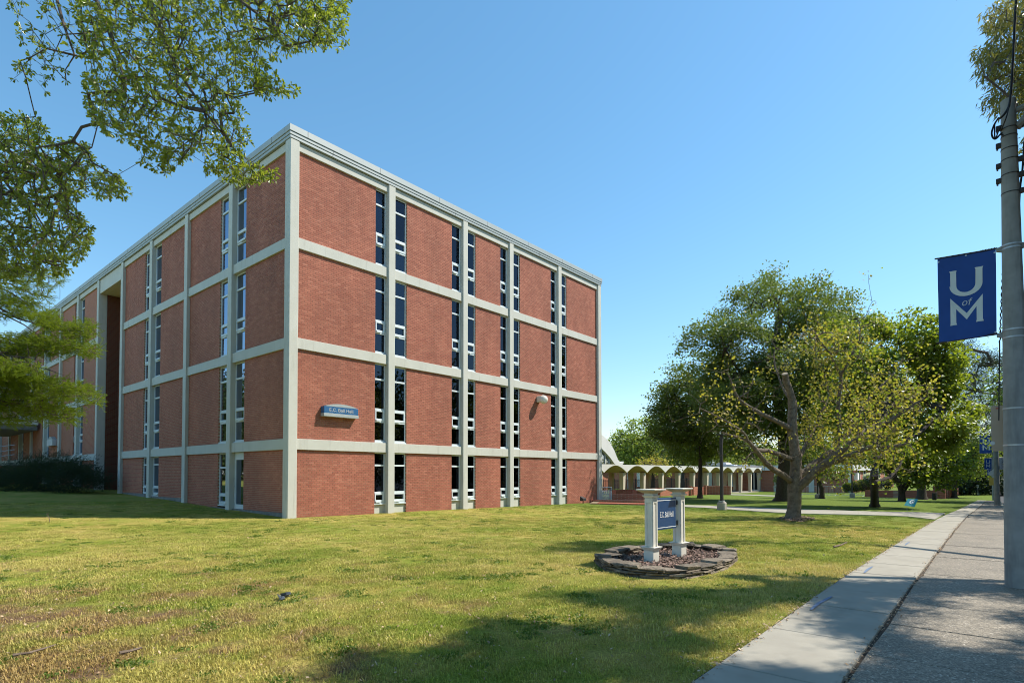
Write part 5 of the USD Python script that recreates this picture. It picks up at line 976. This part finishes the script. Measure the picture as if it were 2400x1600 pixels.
# ------------------------------------------------------------------ the half bare maple in the middle of the lawn
r_ = np.random.default_rng(41); hb = thing('half_bare_tree', 'half bare tree with sawn off top, crooked limbs and sparse yellowish young leaves', 'tree')
g = at(1858, 1217); DT = (g - CAM) @ _fw
def q(x, y, dd=0): return atD(x, y, DT + dd)
kT = DT / FPX
m = MB()
tp = [(1858, 1226), (1858, 1217), (1859, 1209), (1861, 1195), (1862, 1170), (1861, 1145), (1864, 1120), (1866, 1095), (1865, 1070), (1861, 1045), (1858, 1015), (1857, 985), (1858, 955), (1857, 938)]
tr = [32, 23, 18.5, 16.5, 15.5, 16.5, 15, 13.5, 13, 12, 11.5, 11, 10.5, 10]
m.tube([q(*p) for p in tp], np.array(tr) * kT * .93, 20); m2 = m.get(); v = m2[0].copy(); nz = meshkit.fbm(v * [5, 5, 2.0], 3, 2) - .5; cx = np.array([q(1861, 1100)[0], q(1861, 1100)[1]]); dv = v[:, :2] - cx; v[:, :2] += unit(dv) * (nz[:, None] * .07)
obj('trunk', (v, m2[1]), M['bark'], hb, smooth=60)
limbs = {
 'stub': ([(1857, 940), (1851, 915, -.1), (1843, 893, -.2), (1839, 876, -.3)], [9, 7.5, 7, 6.8]),
 'big_right': ([(1868, 1148), (1885, 1128, -.2), (1920, 1098, -.5), (1958, 1066, -.8), (2000, 1036, -1.0), (2050, 1005, -1.2), (2100, 976, -1.4), (2150, 944, -1.6), (2175, 925, -1.7)], [10.5, 10, 9, 8, 6.5, 5, 4, 2.5, 1.2]),
 'mid_right': ([(1868, 1118), (1890, 1100, .3), (1930, 1070, .6), (1965, 1045, .9), (1990, 1010, 1.1), (2010, 975, 1.3), (2040, 930, 1.5), (2080, 890, 1.7), (2110, 850, 1.9)], [8.5, 8, 7.5, 6.5, 5, 4.2, 3.2, 2, 1]),
 'up_right': ([(1962, 1047, .9), (1968, 1000, 1.0), (1965, 950, .9), (1970, 905, .9), (1972, 878, .9), (1985, 855, .8), (2005, 815, .7), (2015, 790, .7), (2013, 755, .7)], [5, 4.6, 4.2, 4, 3.6, 3, 2.5, 2, 1]),
 'up_fork': ([(1970, 878, .9), (1955, 850, .8), (1938, 820, .7), (1922, 800, .6), (1910, 775, .6)], [3.2, 2.7, 2.2, 1.8, 1]),
 'low_right': ([(1935, 1090, -.6), (1970, 1078, -1.2), (2001, 1063, -1.6), (2030, 1050, -1.8), (2056, 1046, -2.0), (2090, 1046, -2.2), (2128, 1036, -2.4)], [5.5, 5, 4.6, 4.4, 4.2, 3.6, 1.5]),
 'low_left': ([(1853, 1128), (1838, 1115, -.3), (1815, 1101, -.6), (1795, 1084, -.9), (1778, 1062, -1.1), (1768, 1050, -1.2), (1752, 1033, -1.3), (1730, 1025, -1.4), (1708, 1018, -1.5), (1690, 1013, -1.6)], [7.5, 7, 6.4, 5.8, 5, 4.6, 3.8, 3, 2.2, 1.2]),
 'mid_left': ([(1857, 1075), (1835, 1068, -.3), (1805, 1058, -.6), (1785, 1056, -.9), (1768, 1050, -1.2)], [6, 5.5, 5, 4.6, 4]),
 'left_2': ([(1752, 1033, -1.3), (1738, 1010, -1.5), (1715, 995, -1.6), (1690, 980, -1.7), (1660, 966, -1.8), (1640, 955, -1.9)], [3.2, 2.8, 2.3, 1.9, 1.5, .8]),
 'up_left': ([(1855, 1005), (1840, 997, -.2), (1818, 985, -.3), (1790, 972, -.5), (1763, 957, -.6), (1740, 942, -.7), (1727, 928, -.8), (1716, 900, -.9), (1703, 872, -1.0)], [7, 6.2, 5.4, 4.8, 4.2, 3.6, 2.8, 1.8, .9]),
 'high_left': ([(1852, 935), (1838, 915, .3), (1826, 885, .6), (1815, 850, .9), (1818, 815, 1.0)], [3, 2.6, 2.1, 1.6, .8]),
 'right_3': ([(2000, 1036, -1.0), (2040, 1000, -.4), (2075, 975, .1), (2095, 940, .4), (2120, 915, .6)], [4, 3.4, 2.8, 2, 1]),
 'deep_right': ([(1866, 1085), (1885, 1050, .8), (1905, 1010, 1.3), (1930, 960, 1.8), (1945, 920, 2.1)], [5, 4.4, 3.6, 2.6, 1.2])}
roots = []
for nm, (P, R) in limbs.items():
    pts = np.array([q(*p) for p in P]); s = np.linspace(0, len(pts) - 1, len(pts) * 4)
    from scipy.interpolate import CubicSpline
    pp = CubicSpline(np.arange(len(pts)), pts)(s) if nm != 'stub' else np.array([np.interp(s, np.arange(len(pts)), pts[:, k]) for k in range(3)]).T
    rr = np.interp(s, np.arange(len(pts)), R) * kT; jit = (meshkit.fbm(pp * 3.0, 2, 5) - .5)[:, None]
    pp = pp + jit * .06; m = MB(); m.tube(pp, np.maximum(rr * (1 + .25 * jit[:, 0]), .008), 10); obj('limb', m, M['bark'], hb, smooth=60); roots.append(pp)
c = q(1839, 876, -.3); d = unit(c - q(1843, 893, -.2)); m = MB(); m.tube([c + d * .002, c + d * .012], 6.6 * kT, 16); obj('cut_face', m, M['cut_wood'], hb, label='pale sawn top of the stub')
# sparse twigs and leaves along the limbs
A_bare = []; A_leaf = []
for (nm, (P, R)), pp in zip(limbs.items(), roots):
    if nm == 'stub': continue
    right = nm in ('big_right', 'mid_right', 'up_right', 'right_3', 'low_right', 'up_fork', 'deep_right')
    n = len(pp); i0 = int(n * (.25 if right else .3))
    for _ in range(105 if right else 46):
        p = pp[r_.integers(i0, n)] + r_.normal(0, .46, 3) + [0, 0, .1]; (A_leaf if r_.random() < (.8 if right else .17) else A_bare).append(p)
A_bare, A_leaf = np.array(A_bare), np.array(A_leaf)
att = np.vstack([A_bare, A_leaf]); allroots = [np.array([q(1861, 1100), q(1861, 1045)])] + [np.vstack([pp[:1], pp]) for pp in roots if True]
Pn, par, R, tips, rn = grow(allroots, att, r_, step=.18, wob=.16, rmin=.006, rk=.006); obj('twigs', twigs_mesh(Pn, par, R, rn, 4), M['bark'], hb)
L = np.vstack([A_leaf[r_.random(len(A_leaf)) < .9], A_bare[r_.random(len(A_bare)) < .12]]); Pl = np.repeat(L, 9, 0) + r_.normal(0, .13, (len(L) * 9, 3)); obj('crown', leaves(Pl, r_.normal(0, 1, Pl.shape) + [0, 0, -.3], .085, 'maple', r_, .5), M['young_leaf'], hb, kind='stuff')
extra = Pl[(proj_x := np.array([proj(p)[0] for p in Pl])) > 1900][::3]; e2 = np.repeat(extra, 1, 0) + r_.normal(0, .3, extra.shape); obj('green_leaves', leaves(e2, r_.normal(0, 1, e2.shape), .10, 'maple', r_, .5), M['maple_leaf'], hb, kind='stuff')
P = np.array([at(1866 + a * 34 * math.cos(t), 1216 + a * 6.5 * math.sin(t))[:2] + r_.normal(0, .05, 2) for a, t in zip(np.sqrt(r_.random(900)) * 1.15, r_.random(900) * 6.28)])
v, f = chips(P, T(P[:, 0], P[:, 1]) + .02 + .05 * np.exp(-np.linalg.norm(P - g[:2], axis=1) * 1.6), .035, r_); obj('bark_litter', (v, f), M['mulch'], label='reddish mulch and bark litter round the foot of the half bare tree', cat='mulch', kind='stuff')

# ------------------------------------------------------------------ foliage hanging into the frame
def poly_tips(polys, n, rg, keep=None):
    """Random points behind pixel polygons, at depths spread through each one's own range."""
    out = []
    A = np.array([sg.Polygon(p).area * w for p, w, D0_, D1_ in polys])
    for (p, w, D0_, D1_), a in zip(polys, A):
        k = int(n * a / A.sum()); P = in_poly(k, sg.Polygon(p), rg); D = rg.uniform(D0_, D1_, k); out.append(np.array([atD(x, y, d) for (x, y), d in zip(P, D)]))
    return np.vstack(out)
def inside(P, polys, grow_=14):
    U = [sg.Polygon(p).buffer(grow_) for p, *_ in polys]; ok = np.zeros(len(P), bool)
    for i, p in enumerate(P):
        x, y, z = proj(p); ok[i] = (x < -20 or y < -20 or x > 2420) or any(u.contains(sg.Point(x, y)) for u in U)
    return ok
r_ = np.random.default_rng(51)
oakp = [([(170, -160), (820, -160), (800, 40), (770, 100), (700, 120), (630, 140), (600, 200), (560, 235), (590, 320), (565, 365), (500, 350), (440, 370), (360, 350), (310, 345), (230, 300), (195, 250), (200, 150), (180, 60)], 1.0, 8.6, 12.5),
        ([(600, 160), (690, 200), (700, 222), (640, 228), (590, 215)], 1.2, 9.0, 10), ([(560, 350), (590, 380), (655, 400), (660, 415), (600, 428), (530, 425), (470, 400), (500, 360)], 1.1, 9.2, 10.5),
        ([(320, 340), (470, 360), (430, 400), (370, 410), (330, 385)], .8, 9.4, 11), ([(10, -120), (170, -120), (185, 60), (200, 150), (150, 200), (100, 225), (60, 185), (20, 190), (60, 110), (15, 50)], .22, 9, 11),
        ([(700, -20), (820, -40), (815, 105), (770, 118), (720, 95)], .8, 9, 11),
        ([(-150, 270), (40, 262), (90, 280), (130, 325), (200, 335), (225, 380), (300, 430), (308, 458), (260, 465), (195, 455), (170, 480), (220, 545), (205, 590), (160, 640), (100, 660), (-150, 660)], 1.7, 10.0, 14)]
att = poly_tips(oakp, 5200, r_)
def pts(L): return np.array([atD(*p) for p in L])
oroots = [pts([(-700, -500, 14), (-250, -300, 12.5), (60, -160, 11.5), (330, -60, 10.8), (370, 60, 10.4), (420, 170, 10.2)]), pts([(60, -160, 11.5), (200, -60, 10.8), (250, 60, 10.5), (290, 180, 10.4)]), pts([(330, -60, 10.8), (520, -30, 10.4), (640, 60, 10)]), pts([(60, -160, 11.5), (120, -50, 10.2), (150, 60, 10), (175, 130, 10)]), pts([(-250, -300, 12.5), (-220, 150, 13), (-60, 300, 12.6), (60, 380, 12.4), (130, 420, 12.2)]), pts([(420, 170, 10.2), (480, 260, 10), (540, 340, 9.9)])]
Pn, par, R, tips, rn = grow(oroots, att, r_, step=.22, wob=.12, sag=.15, rmin=.003, rk=.0024, rpow=.5)
ok_ = thing('overhanging_oak', 'foreground oak boughs with glossy spoon shaped leaves hanging in from the upper left', 'tree')
base = pts([(-700, -500, 14)])[0]; gb = np.array([base[0] - 1.5, base[1], 0.0]); gb[2] = float(T(gb[0], gb[1]))
m = MB(); m.tube([gb, gb + (base - gb) * .5 + [-.3, 0, 0], base], [.5, .4, .3], 14); obj('trunk', m, M['bark'], ok_, smooth=60)
m = MB()
for rt, r0 in zip(oroots, (.11, .05, .05, .04, .07, .03)): m.tube(rt, np.linspace(r0, r0 * .35, len(rt)), 8)
obj('boughs', m, M['twig'], ok_, smooth=60); obj('twigs', twigs_mesh(Pn, par, R, rn, 4), M['twig'], ok_)
# rosettes at the twig tips, single leaves farther back
tp_ = Pn[tips]; dirs = unit(tp_ - Pn[par[tips]]); per = 7
Pl = np.repeat(tp_, per, 0) + r_.normal(0, .012, (len(tp_) * per, 3)); Al = np.repeat(dirs, per, 0) * .7 + r_.normal(0, .62, Pl.shape) + [0, 0, -.25]
back = r_.integers(0, len(tp_), 9000); pb_ = Pn[par[tips[back]]] * r_.random((9000, 1)); pb_ = Pn[par[tips[back]]] + (tp_[back] - Pn[par[tips[back]]]) * r_.random((9000, 1))
Pl = np.vstack([Pl, pb_]); Al = np.vstack([Al, dirs[back] * .4 + r_.normal(0, .7, pb_.shape) + [0, 0, -.2]]); sel = inside(Pl, oakp, 22); Pl, Al = Pl[sel], Al[sel]
o = np.argsort(np.linalg.norm(Pl - CAM, axis=1) + np.array([0 if (0 < proj(p)[0] < 2400 and 0 < proj(p)[1] < 1600) else 50 for p in Pl]))
V, F_ = leaves(Pl[o], Al[o], .085, 'spat', r_, .35, .3); kv = len(SH['spat']); fl_ = np.array([[0, i, i + 1] for i in range(1, kv - 1)])
for i in range(300): obj('leaf', (V[i * kv:(i + 1) * kv], fl_), M['oak_leaf'], ok_)
obj('crown', (V[300 * kv:], F_[300 * (kv - 2):] - 300 * kv), M['oak_leaf'], ok_, kind='stuff')
# bald cypress sprays at the left edge
r_ = np.random.default_rng(52); cy = thing('cypress', 'feathery yellow green cypress branches reaching in from the left edge', 'tree'); m = MB(); Pl = []; Al = []; ml = MB()
branches = [([(-60, 690, 15), (40, 745, 14.8), (110, 768, 14.6), (170, 775, 14.4), (222, 778, 14.2)], .9), ([(-60, 640, 15.5), (30, 690, 15.3), (90, 735, 15), (130, 760, 15)], 1.0), ([(-60, 770, 14.5), (60, 808, 14.3), (140, 815, 14.2), (205, 818, 14), (232, 820, 14)], 1.0), ([(-60, 835, 14), (30, 850, 14), (90, 860, 13.9), (150, 880, 13.8)], 1.1), ([(-60, 880, 14.6), (50, 905, 14.5), (130, 915, 14.3), (200, 925, 14.2), (238, 928, 14.2)], 1.0), ([(-60, 930, 14.2), (40, 945, 14), (110, 962, 14), (165, 985, 13.9)], .9), ([(-60, 660, 16), (20, 665, 16), (80, 690, 15.8), (140, 700, 15.6)], .9), ([(-60, 720, 15.8), (10, 735, 15.8), (70, 770, 15.6), (110, 800, 15.4)], .9), ([(-60, 800, 13.6), (10, 830, 13.5), (60, 838, 13.4), (100, 850, 13.4)], .9), ([(-60, 970, 15), (30, 985, 14.8), (90, 990, 14.7)], .7), ([(-60, 610, 15), (20, 622, 15), (90, 640, 14.9), (120, 650, 14.8)], 1.1), ([(-60, 860, 16), (40, 875, 16), (130, 905, 15.6), (190, 895, 15.4)], .8)]
cyp = [([(-80, 620), (60, 628), (130, 640), (152, 660), (110, 688), (128, 708), (60, 722), (-80, 710)], .55, 14.6, 16.4), ([(-80, 690), (70, 700), (130, 728), (142, 762), (60, 748), (-80, 740)], .7, 14.4, 16), ([(60, 728), (130, 742), (150, 762), (205, 755), (226, 772), (218, 792), (150, 786), (105, 775)], 1.2, 13.6, 14.6),
       ([(-80, 772), (80, 790), (180, 800), (234, 815), (228, 832), (150, 826), (80, 832), (-80, 852)], 1.2, 13.4, 14.8), ([(-80, 832), (90, 850), (97, 882), (60, 892), (-80, 876)], 1.3, 12.8, 13.8), ([(-80, 868), (100, 880), (180, 898), (238, 920), (242, 945), (150, 932), (80, 946), (-80, 962)], 1.2, 13.4, 15), ([(-80, 950), (130, 946), (190, 965), (172, 990), (100, 986), (-80, 1000)], 1.0, 13.6, 15)]
catt = poly_tips(cyp, 2700, r_)
croots = []
for P, wd in branches:
    b = np.array([atD(*p) for p in P]); s = np.linspace(0, len(b) - 1, 30); bp = np.column_stack([np.interp(s, np.arange(len(b)), b[:, k]) for k in range(3)]); bp += (meshkit.fbm(bp * 2.0, 2, 3) - .5)[:, None] * .10; m.tube(bp, np.linspace(.032, .004, 30), 6); croots.append(bp)
for c in croots[1:]: c[0] = c[0]
Pn, par, R, tips, rn = grow([croots[0]] + [np.vstack([c[:1], c]) for c in croots[1:]], catt, r_, step=.16, wob=.10, sag=-.05, rmin=.0025, rk=.0025)
ok2 = par >= 0; longl = np.linalg.norm(Pn - Pn[np.maximum(par, 0)], axis=1) > .6; par = np.where(longl, -1, par); v_, f_ = twigs_mesh(Pn, par, R, rn, 4); m.add(v_, f_)
for tnode in np.concatenate([tips, tips]):
    p0 = Pn[tnode]; d0 = unit(p0 - Pn[par[tnode]]) if par[tnode] >= 0 else np.array([1.0, 0, 0])
    for _ in range(2):
        d = unit(d0 * .7 + r_.normal(0, .6, 3) * [1, 1, .35]); L = r_.uniform(.08, .22); nn = int(L / .012); tt = np.linspace(0, 1, nn)[:, None]; tw_ = p0 + r_.normal(0, .04, 3) + d * L * tt + np.array([0, 0, -.06]) * tt ** 2 * L
        lat = unit(np.cross(d, unit(r_.normal(0, .25, 3) + [0, 0, 1.0]))); Pl.append(np.repeat(tw_, 2, 0)); Al.append(np.tile(np.vstack([lat, -lat]), (nn, 1)) * .8 + d * .7 + r_.normal(0, .3, (nn * 2, 3)))
gb = np.array([atD(-330, 1130, 15)[0], atD(-330, 1130, 15)[1], 0]); gb[2] = float(T(gb[0], gb[1])); m2 = MB(); m2.tube([gb, gb + [0, 0, 4], gb + [.1, 0, 9]], [.35, .25, .12], 12); obj('trunk', m2, M['bark'], cy, smooth=60)
for P, wd in branches: b = atD(*P[0]); m.tube([gb + [0, 0, b[2] - gb[2] - .3], b], [.05, .035], 6)
obj('branches', m, M['twig'], cy); Pl, Al = np.vstack(Pl), np.vstack(Al); obj('crown', leaves(Pl, Al, .044, 'lance', r_, .35), M['cypress_leaf'], cy, kind='stuff')
# street tree beyond the right edge: its leaf tips hang in at the top right and it shades the foreground
r_ = np.random.default_rng(53)
stp = [([(2300, 25), (2330, 15), (2500, -60), (2500, 110), (2330, 90), (2310, 60)], 1, 12.2, 14), ([(2285, 125), (2330, 100), (2500, 90), (2500, 205), (2340, 200), (2300, 185)], 1.1, 12.2, 14), ([(2300, 245), (2335, 215), (2500, 200), (2500, 280), (2390, 262), (2320, 268)], 1.1, 12.4, 14), ([(2394, 330), (2500, 320), (2500, 365), (2396, 350)], .8, 13, 14)]
a1 = poly_tips(stp, 620, r_)
shp = [([(780, 1640), (790, 1560), (880, 1508), (1010, 1525), (1090, 1560), (1120, 1640)], .9), ([(1080, 1640), (1080, 1540), (1120, 1450), (1250, 1445), (1340, 1475), (1460, 1500), (1560, 1640)], .75), ([(1400, 1640), (1440, 1500), (1430, 1440), (1480, 1390), (1600, 1352), (1740, 1345), (1900, 1352), (1980, 1372), (1850, 1470), (1760, 1560), (1700, 1640)], .75), ([(1700, 1640), (1800, 1500), (1960, 1385), (2090, 1392), (2250, 1400), (2420, 1380), (2600, 1440), (2800, 1640)], .85), ([(700, 1640), (780, 1700), (3000, 1700), (3000, 1600)], .7)]
a2 = []
for p, w in shp:
    pg = sg.Polygon(p)
    for x, y in in_poly(int(pg.area / 150 * w), pg, r_):
        gpt = at(x, y)
        if meshkit.fbm(np.array([gpt[0] * 1.25 + 7, gpt[1] * 1.25, 3.1]), 3, 8) < .485: continue
        for _ in range(6):
            h = r_.uniform(6.0, 9.5); p3 = gpt + SUN * (h / SUN[2]); X, Y, Z = proj(p3)
            if Z < .5 or X > 2470 or Y < -70: a2.append(p3); break
for _ in range(420):
    zq = r_.uniform(.0, 6.6); p0 = np.array([PX0 + r_.uniform(-.25, .25), PY0 + r_.uniform(-.25, .8), zq]); h = r_.uniform(3.2, 6.5)
    p3 = p0 + SUN * (h / SUN[2]); X, Y, Z = proj(p3)
    if p3[2] < 12.5 and (Z < .5 or X > 2440 or Y < -40): a2.append(p3)
a2 = np.array(a2)
trunk_b = np.array([7.5, -26.5, -.2]); stt = thing('street_tree', 'willow oak leaning in from the upper right corner behind the tall pole', 'tree')
sroots = [np.array([trunk_b, trunk_b + [0, 0, 3], trunk_b + [-.3, .8, 6], trunk_b + [-.8, 2.2, 8]]), np.array([trunk_b + [-.3, .8, 6], trunk_b + [-2.0, 4, 7.4], trunk_b + [-3.5, 7, 8.2]]), np.array([trunk_b + [-.3, .8, 6], trunk_b + [.6, 4.5, 7.2], trunk_b + [2.5, 6.5, 8.0]])]
m = MB()
for rt, r0 in zip(sroots, (.34, .16, .16)): m.tube(rt, np.linspace(r0, r0 * .5, len(rt)), 12)
obj('trunk', m, M['bark'], stt, smooth=60)
att = np.vstack([a1, a2]); Pn, par, R, tips, rn = grow(sroots, att, r_, step=.45, wob=.08, rmin=.005, rk=.004); obj('branches', twigs_mesh(Pn, par, R, rn, 4), M['twig'], stt)
Pl = np.vstack([np.repeat(a1, 16, 0) + r_.normal(0, .12, (len(a1) * 16, 3)), np.repeat(a2, 40, 0) + r_.normal(0, .12, (len(a2) * 40, 3))]); nv = len(a1) * 16; Al = r_.normal(0, .5, Pl.shape) + [-.25, .25, -.75]
sel = inside(Pl, stp, 12); Pl, Al = Pl[sel], Al[sel]; obj('crown', leaves(Pl, Al, .145, 'lance', r_, .4), M['willow_leaf'], stt, kind='stuff')
# trees that stand across the street and left of the lawn (mirrored in the window panes, closing the horizon behind the camera)
protos_ = []
for k, (x, y, h, r0) in enumerate(((30, -36, 11.5, 4.4), (42, -35, 12.5, 4.8), (-34, 22, 12.5, 4.8))):
    r_ = np.random.default_rng(70 + k); zz_ = float(T(x, y)); B = [(np.array([x + r_.normal(0, r0 * .55), y + r_.normal(0, r0 * .55), zz_ + h * q_]), r0 * r_.uniform(.45, .7)) for q_ in np.linspace(.18, .86, 13)]
    protos_.append(((x, y), tree('background_tree', 'leafy tree outside the picture, mirrored in the window panes', 'tree', [np.array([x, y, zz_]), np.array([x, y, zz_ + h * .35]), np.array([x, y, zz_ + h * .7])], B, 'far_leaf_mid', .34, 'quad', 900, 9, r_, trunk_r=.3, spread=.45, gap=.36, gs=.6, seed=50 + k, group='trees outside the picture')))
spots = [(27, -25.5), (38, -25), (50, -24.5), (-14, 42), (-20, 52), (-12.5, 58), (-27, 61), (-34, 77), (-20, 84)] + [(x, -36 + 3 * math.sin(x)) for x in (-14, -4, 7, 18, 54, 65, 77, 90, 104)] + [(-36 + 4 * math.sin(y * 1.3), y) for y in (-24, -12, 0, 11, 33, 44, 55, 66)] + [(-22, 70), (-10, 76), (-24, -32)]
for k, (x, y) in enumerate(spots):
    (x0_, y0_), src = protos_[(k * 2 + 1) % 3]
    copy_of(src, 'leafy tree outside the picture, mirrored in the window panes', (x - x0_, y - y0_, float(T(x, y) - T(x0_, y0_))), 0, 'trees outside the picture').SetCustomDataByKey('category', 'tree')

# ------------------------------------------------------------------ grass, litter
r_ = np.random.default_rng(61)
def clump(n, rad, h, rg, lean=.45):
    a = rg.random(n) * 6.283; r0 = rad * np.sqrt(rg.random(n)); x, y = r0 * np.cos(a), r0 * np.sin(a); L = h * rg.uniform(.5, 1.25, n); th = rg.random(n) * 6.283; ln = rg.uniform(.1, lean * 2, n); w = rg.uniform(.0016, .0032, n) * 1.3
    dx, dy = np.cos(th) * ln, np.sin(th) * ln; sx, sy = -np.sin(th) * w, np.cos(th) * w
    v = np.zeros((n, 5, 3)); v[:, 0] = np.column_stack([x - sx, y - sy, -0.01 * np.ones(n)]); v[:, 1] = np.column_stack([x + sx, y + sy, -0.01 * np.ones(n)])
    v[:, 2] = np.column_stack([x + dx * L * .45 + sx * .8, y + dy * L * .45 + sy * .8, L * .6]); v[:, 3] = np.column_stack([x + dx * L * .45 - sx * .8, y + dy * L * .45 - sy * .8, L * .6]); v[:, 4] = np.column_stack([x + dx * L, y + dy * L, L * (1 - .25 * ln)])
    f = np.array([[0, 1, 2], [0, 2, 3], [3, 2, 4]]); return v.reshape(-1, 3), (f[None] + 5 * np.arange(n)[:, None, None]).reshape(-1, 3)
inst = UsdGeom.PointInstancer.Define(stage, '/World/grass'); meta(inst.GetPrim(), 'short mown grass blades, green and straw coloured, over the near lawn', 'grass', kind='stuff')
protos = []
for k in range(6):
    v, f = clump(64, .16, .030 if k < 4 else .038, r_, .5 if k < 4 else .75); tones(usdkit.mesh(stage, f'/World/grass/blades_{k:03d}' if k else '/World/grass/blades', (v, f), M['blade_green' if k in (0, 1, 2, 5) else 'blade_straw'])); protos.append(f'/World/grass/blades_{k:03d}' if k else '/World/grass/blades')
wv, wf_ = leaves(r_.normal(0, .05, (60, 3)) * [1, 1, 0] + [0, 0, .004], r_.normal(0, 1, (60, 3)) * [1, 1, .25] + [0, 0, .35], .035, 'quad', r_, .5); tones(usdkit.mesh(stage, '/World/grass/weed_leaves', (wv, wf_), M['weed_leaf'])); protos.append('/World/grass/weed_leaves')
inst.CreatePrototypesRel().SetTargets([Sdf.Path(p) for p in protos])
pos = []
for dmin, dmax, dens in ((2.8, 7, 80), (7, 12, 55), (12, 20, 30), (20, 30, 10)):
    n = int(dens * (math.pi * (dmax ** 2 - dmin ** 2)) * (92 / 360)); rr = np.sqrt(r_.uniform(dmin ** 2, dmax ** 2, n)); a = r_.uniform(-.80, .80, n) + YAW; pos.append(np.column_stack([CAM[0] + rr * np.cos(a), CAM[1] + rr * np.sin(a)]))
pos = np.vstack(pos); X_, Y_ = pos[:, 0], pos[:, 1]
keep = (Y_ > yl(X_) + .005) & ~((X_ > -.02) & (X_ < 20) & (Y_ > -.0))
keep &= ~np.array([inner.buffer(.16).contains(sg.Point(p)) for p in pos]); pathp = sg.Polygon(list(resample(np.array([at(*p)[:2] for p in pb]), 15)) + list(resample(np.array([at(*p)[:2] for p in pt]), 15))[::-1]).buffer(-.02)
keep &= ~np.array([pathp.contains(sg.Point(p)) for p in pos])
bare = meshkit.fbm(np.column_stack([pos * 1.1, pos[:, 0] * 0]), 4, 3) + np.interp(np.hypot(X_ + 9.2, Y_ + 10.8), [1.2, 5.2], [.14, -.05]); keep &= (bare < .76 + .1 * r_.random(len(pos)))
pos = pos[keep]; n = len(pos); z = T(pos[:, 0], pos[:, 1]); ang = r_.random(n) * 2 * math.pi; sc = r_.uniform(.75, 1.25, n) * (1 + .35 * (meshkit.fbm(np.column_stack([pos * .7, pos[:, 0] * 0 + 4]), 3, 6) - .5) * 2)
dry = meshkit.fbm(np.column_stack([pos * .5, pos[:, 0] * 0 + 8]), 4, 9) + r_.normal(0, .10, n); pid = np.where(dry > .53, r_.integers(3, 5, n), r_.choice([0, 1, 2, 5], n))
weedy = (meshkit.fbm(np.column_stack([pos * 1.6, pos[:, 0] * 0 + 12]), 3, 14) > .66) & (r_.random(n) < .28); pid = np.where(weedy | (r_.random(n) < .006), 6, pid)
inst.CreateProtoIndicesAttr(Vt.IntArray.FromNumpy(pid.astype(np.int32))); inst.CreatePositionsAttr(Vt.Vec3fArray.FromNumpy(np.column_stack([pos, z]).astype(np.float32)))
qz = np.zeros((n, 4), np.float16); qz[:, 2] = np.sin(ang / 2); qz[:, 3] = np.cos(ang / 2); inst.CreateOrientationsAttr(Vt.QuathArray.FromNumpy(qz)); inst.CreateScalesAttr(Vt.Vec3fArray.FromNumpy(np.column_stack([sc, sc, sc]).astype(np.float32)))
P = np.column_stack([r_.uniform(-9.5, 12, 30000), r_.uniform(-16.1, -2, 30000)]); d_ = np.hypot(P[:, 0] + 9.2, P[:, 1] + 10.8); P = P[r_.random(len(P)) < np.interp(d_, [1, 7, 14, 22], [.75, .28, .12, .05])]; P = P[~np.array([inner.buffer(.3).contains(sg.Point(p)) for p in P])]
obj('leaf_litter', chips(P, T(P[:, 0], P[:, 1]) + .018, .013, r_, .5), M['dry_leaf'], label='scattered dry leaves and bark flakes lying in the lawn', cat='leaf litter', kind='stuff')
xs_ = r_.uniform(-8, 14, 2600); wh = r_.random(2600) < .55; P = np.column_stack([xs_, np.where(wh, yl(xs_) + r_.normal(.0, .035, 2600), yc(xs_) + r_.normal(0, .03, 2600))])
obj('edge_litter', chips(P, T(P[:, 0], P[:, 1].clip(-99, -16.2)) + .042, .012, r_, .3), M['dry_leaf'], label='crumbs of dry leaves and soil caught along the sidewalk edge and joint', cat='leaf litter', kind='stuff')
def stick(label, L, r): m = MB(); p = np.array([at(*q_) + [0, 0, .03] for q_ in L]); m.tube(p, np.linspace(r, r * .5, len(p)), 6); obj('fallen_stick', m, M['stick'], label=label, cat='stick')
stick('long thin fallen stick on the bare ground at the lower left', [(30, 1543), (70, 1537), (110, 1525), (130, 1518)], .012); stick('short thick fallen stick right of the long one in the lower left grass', [(280, 1538), (305, 1533), (332, 1525)], .016)
stick('thin twig lying on the dry lawn between the tree and the sidewalk', [(1954, 1284), (1970, 1280), (1985, 1273)], .02)
lt = thing('litter', 'crumpled black and white wrapper lying on the lawn', 'litter'); g = at(664, 1404)
for k, mt in enumerate(('litter_dark', 'litter_dark', 'litter_white', 'litter_dark', 'litter_dark', 'litter_white', 'litter_dark')):
    c = g + np.array([r_.uniform(-.05, .05), r_.uniform(-.07, .07), .02 + .03 * r_.random()]); m = MB(); m.hull(c + r_.normal(0, 1, (8, 3)) * np.array([.03, .03, .016]) * (.6 if 'white' in mt else 1.1)); obj('fold', m, M[mt], lt)
pt_ = thing('twig_sapling', 'dry forked twig standing at the edge of the hall shadow', 'twig'); g = at(117, 1223); m = MB(); k_ = ((g - CAM) @ _fw) / FPX
m.tube([g, g + RGT * -2 * k_ + _up * 10 * k_, g + RGT * -6 * k_ + _up * 17 * k_, g + RGT * -3 * k_ + _up * 24 * k_], [.012, .01, .008, .005], 5); m.tube([g + RGT * -6 * k_ + _up * 17 * k_, g + RGT * -9 * k_ + _up * 20 * k_], .006, 4); obj('stem', m, M['stick'], pt_)
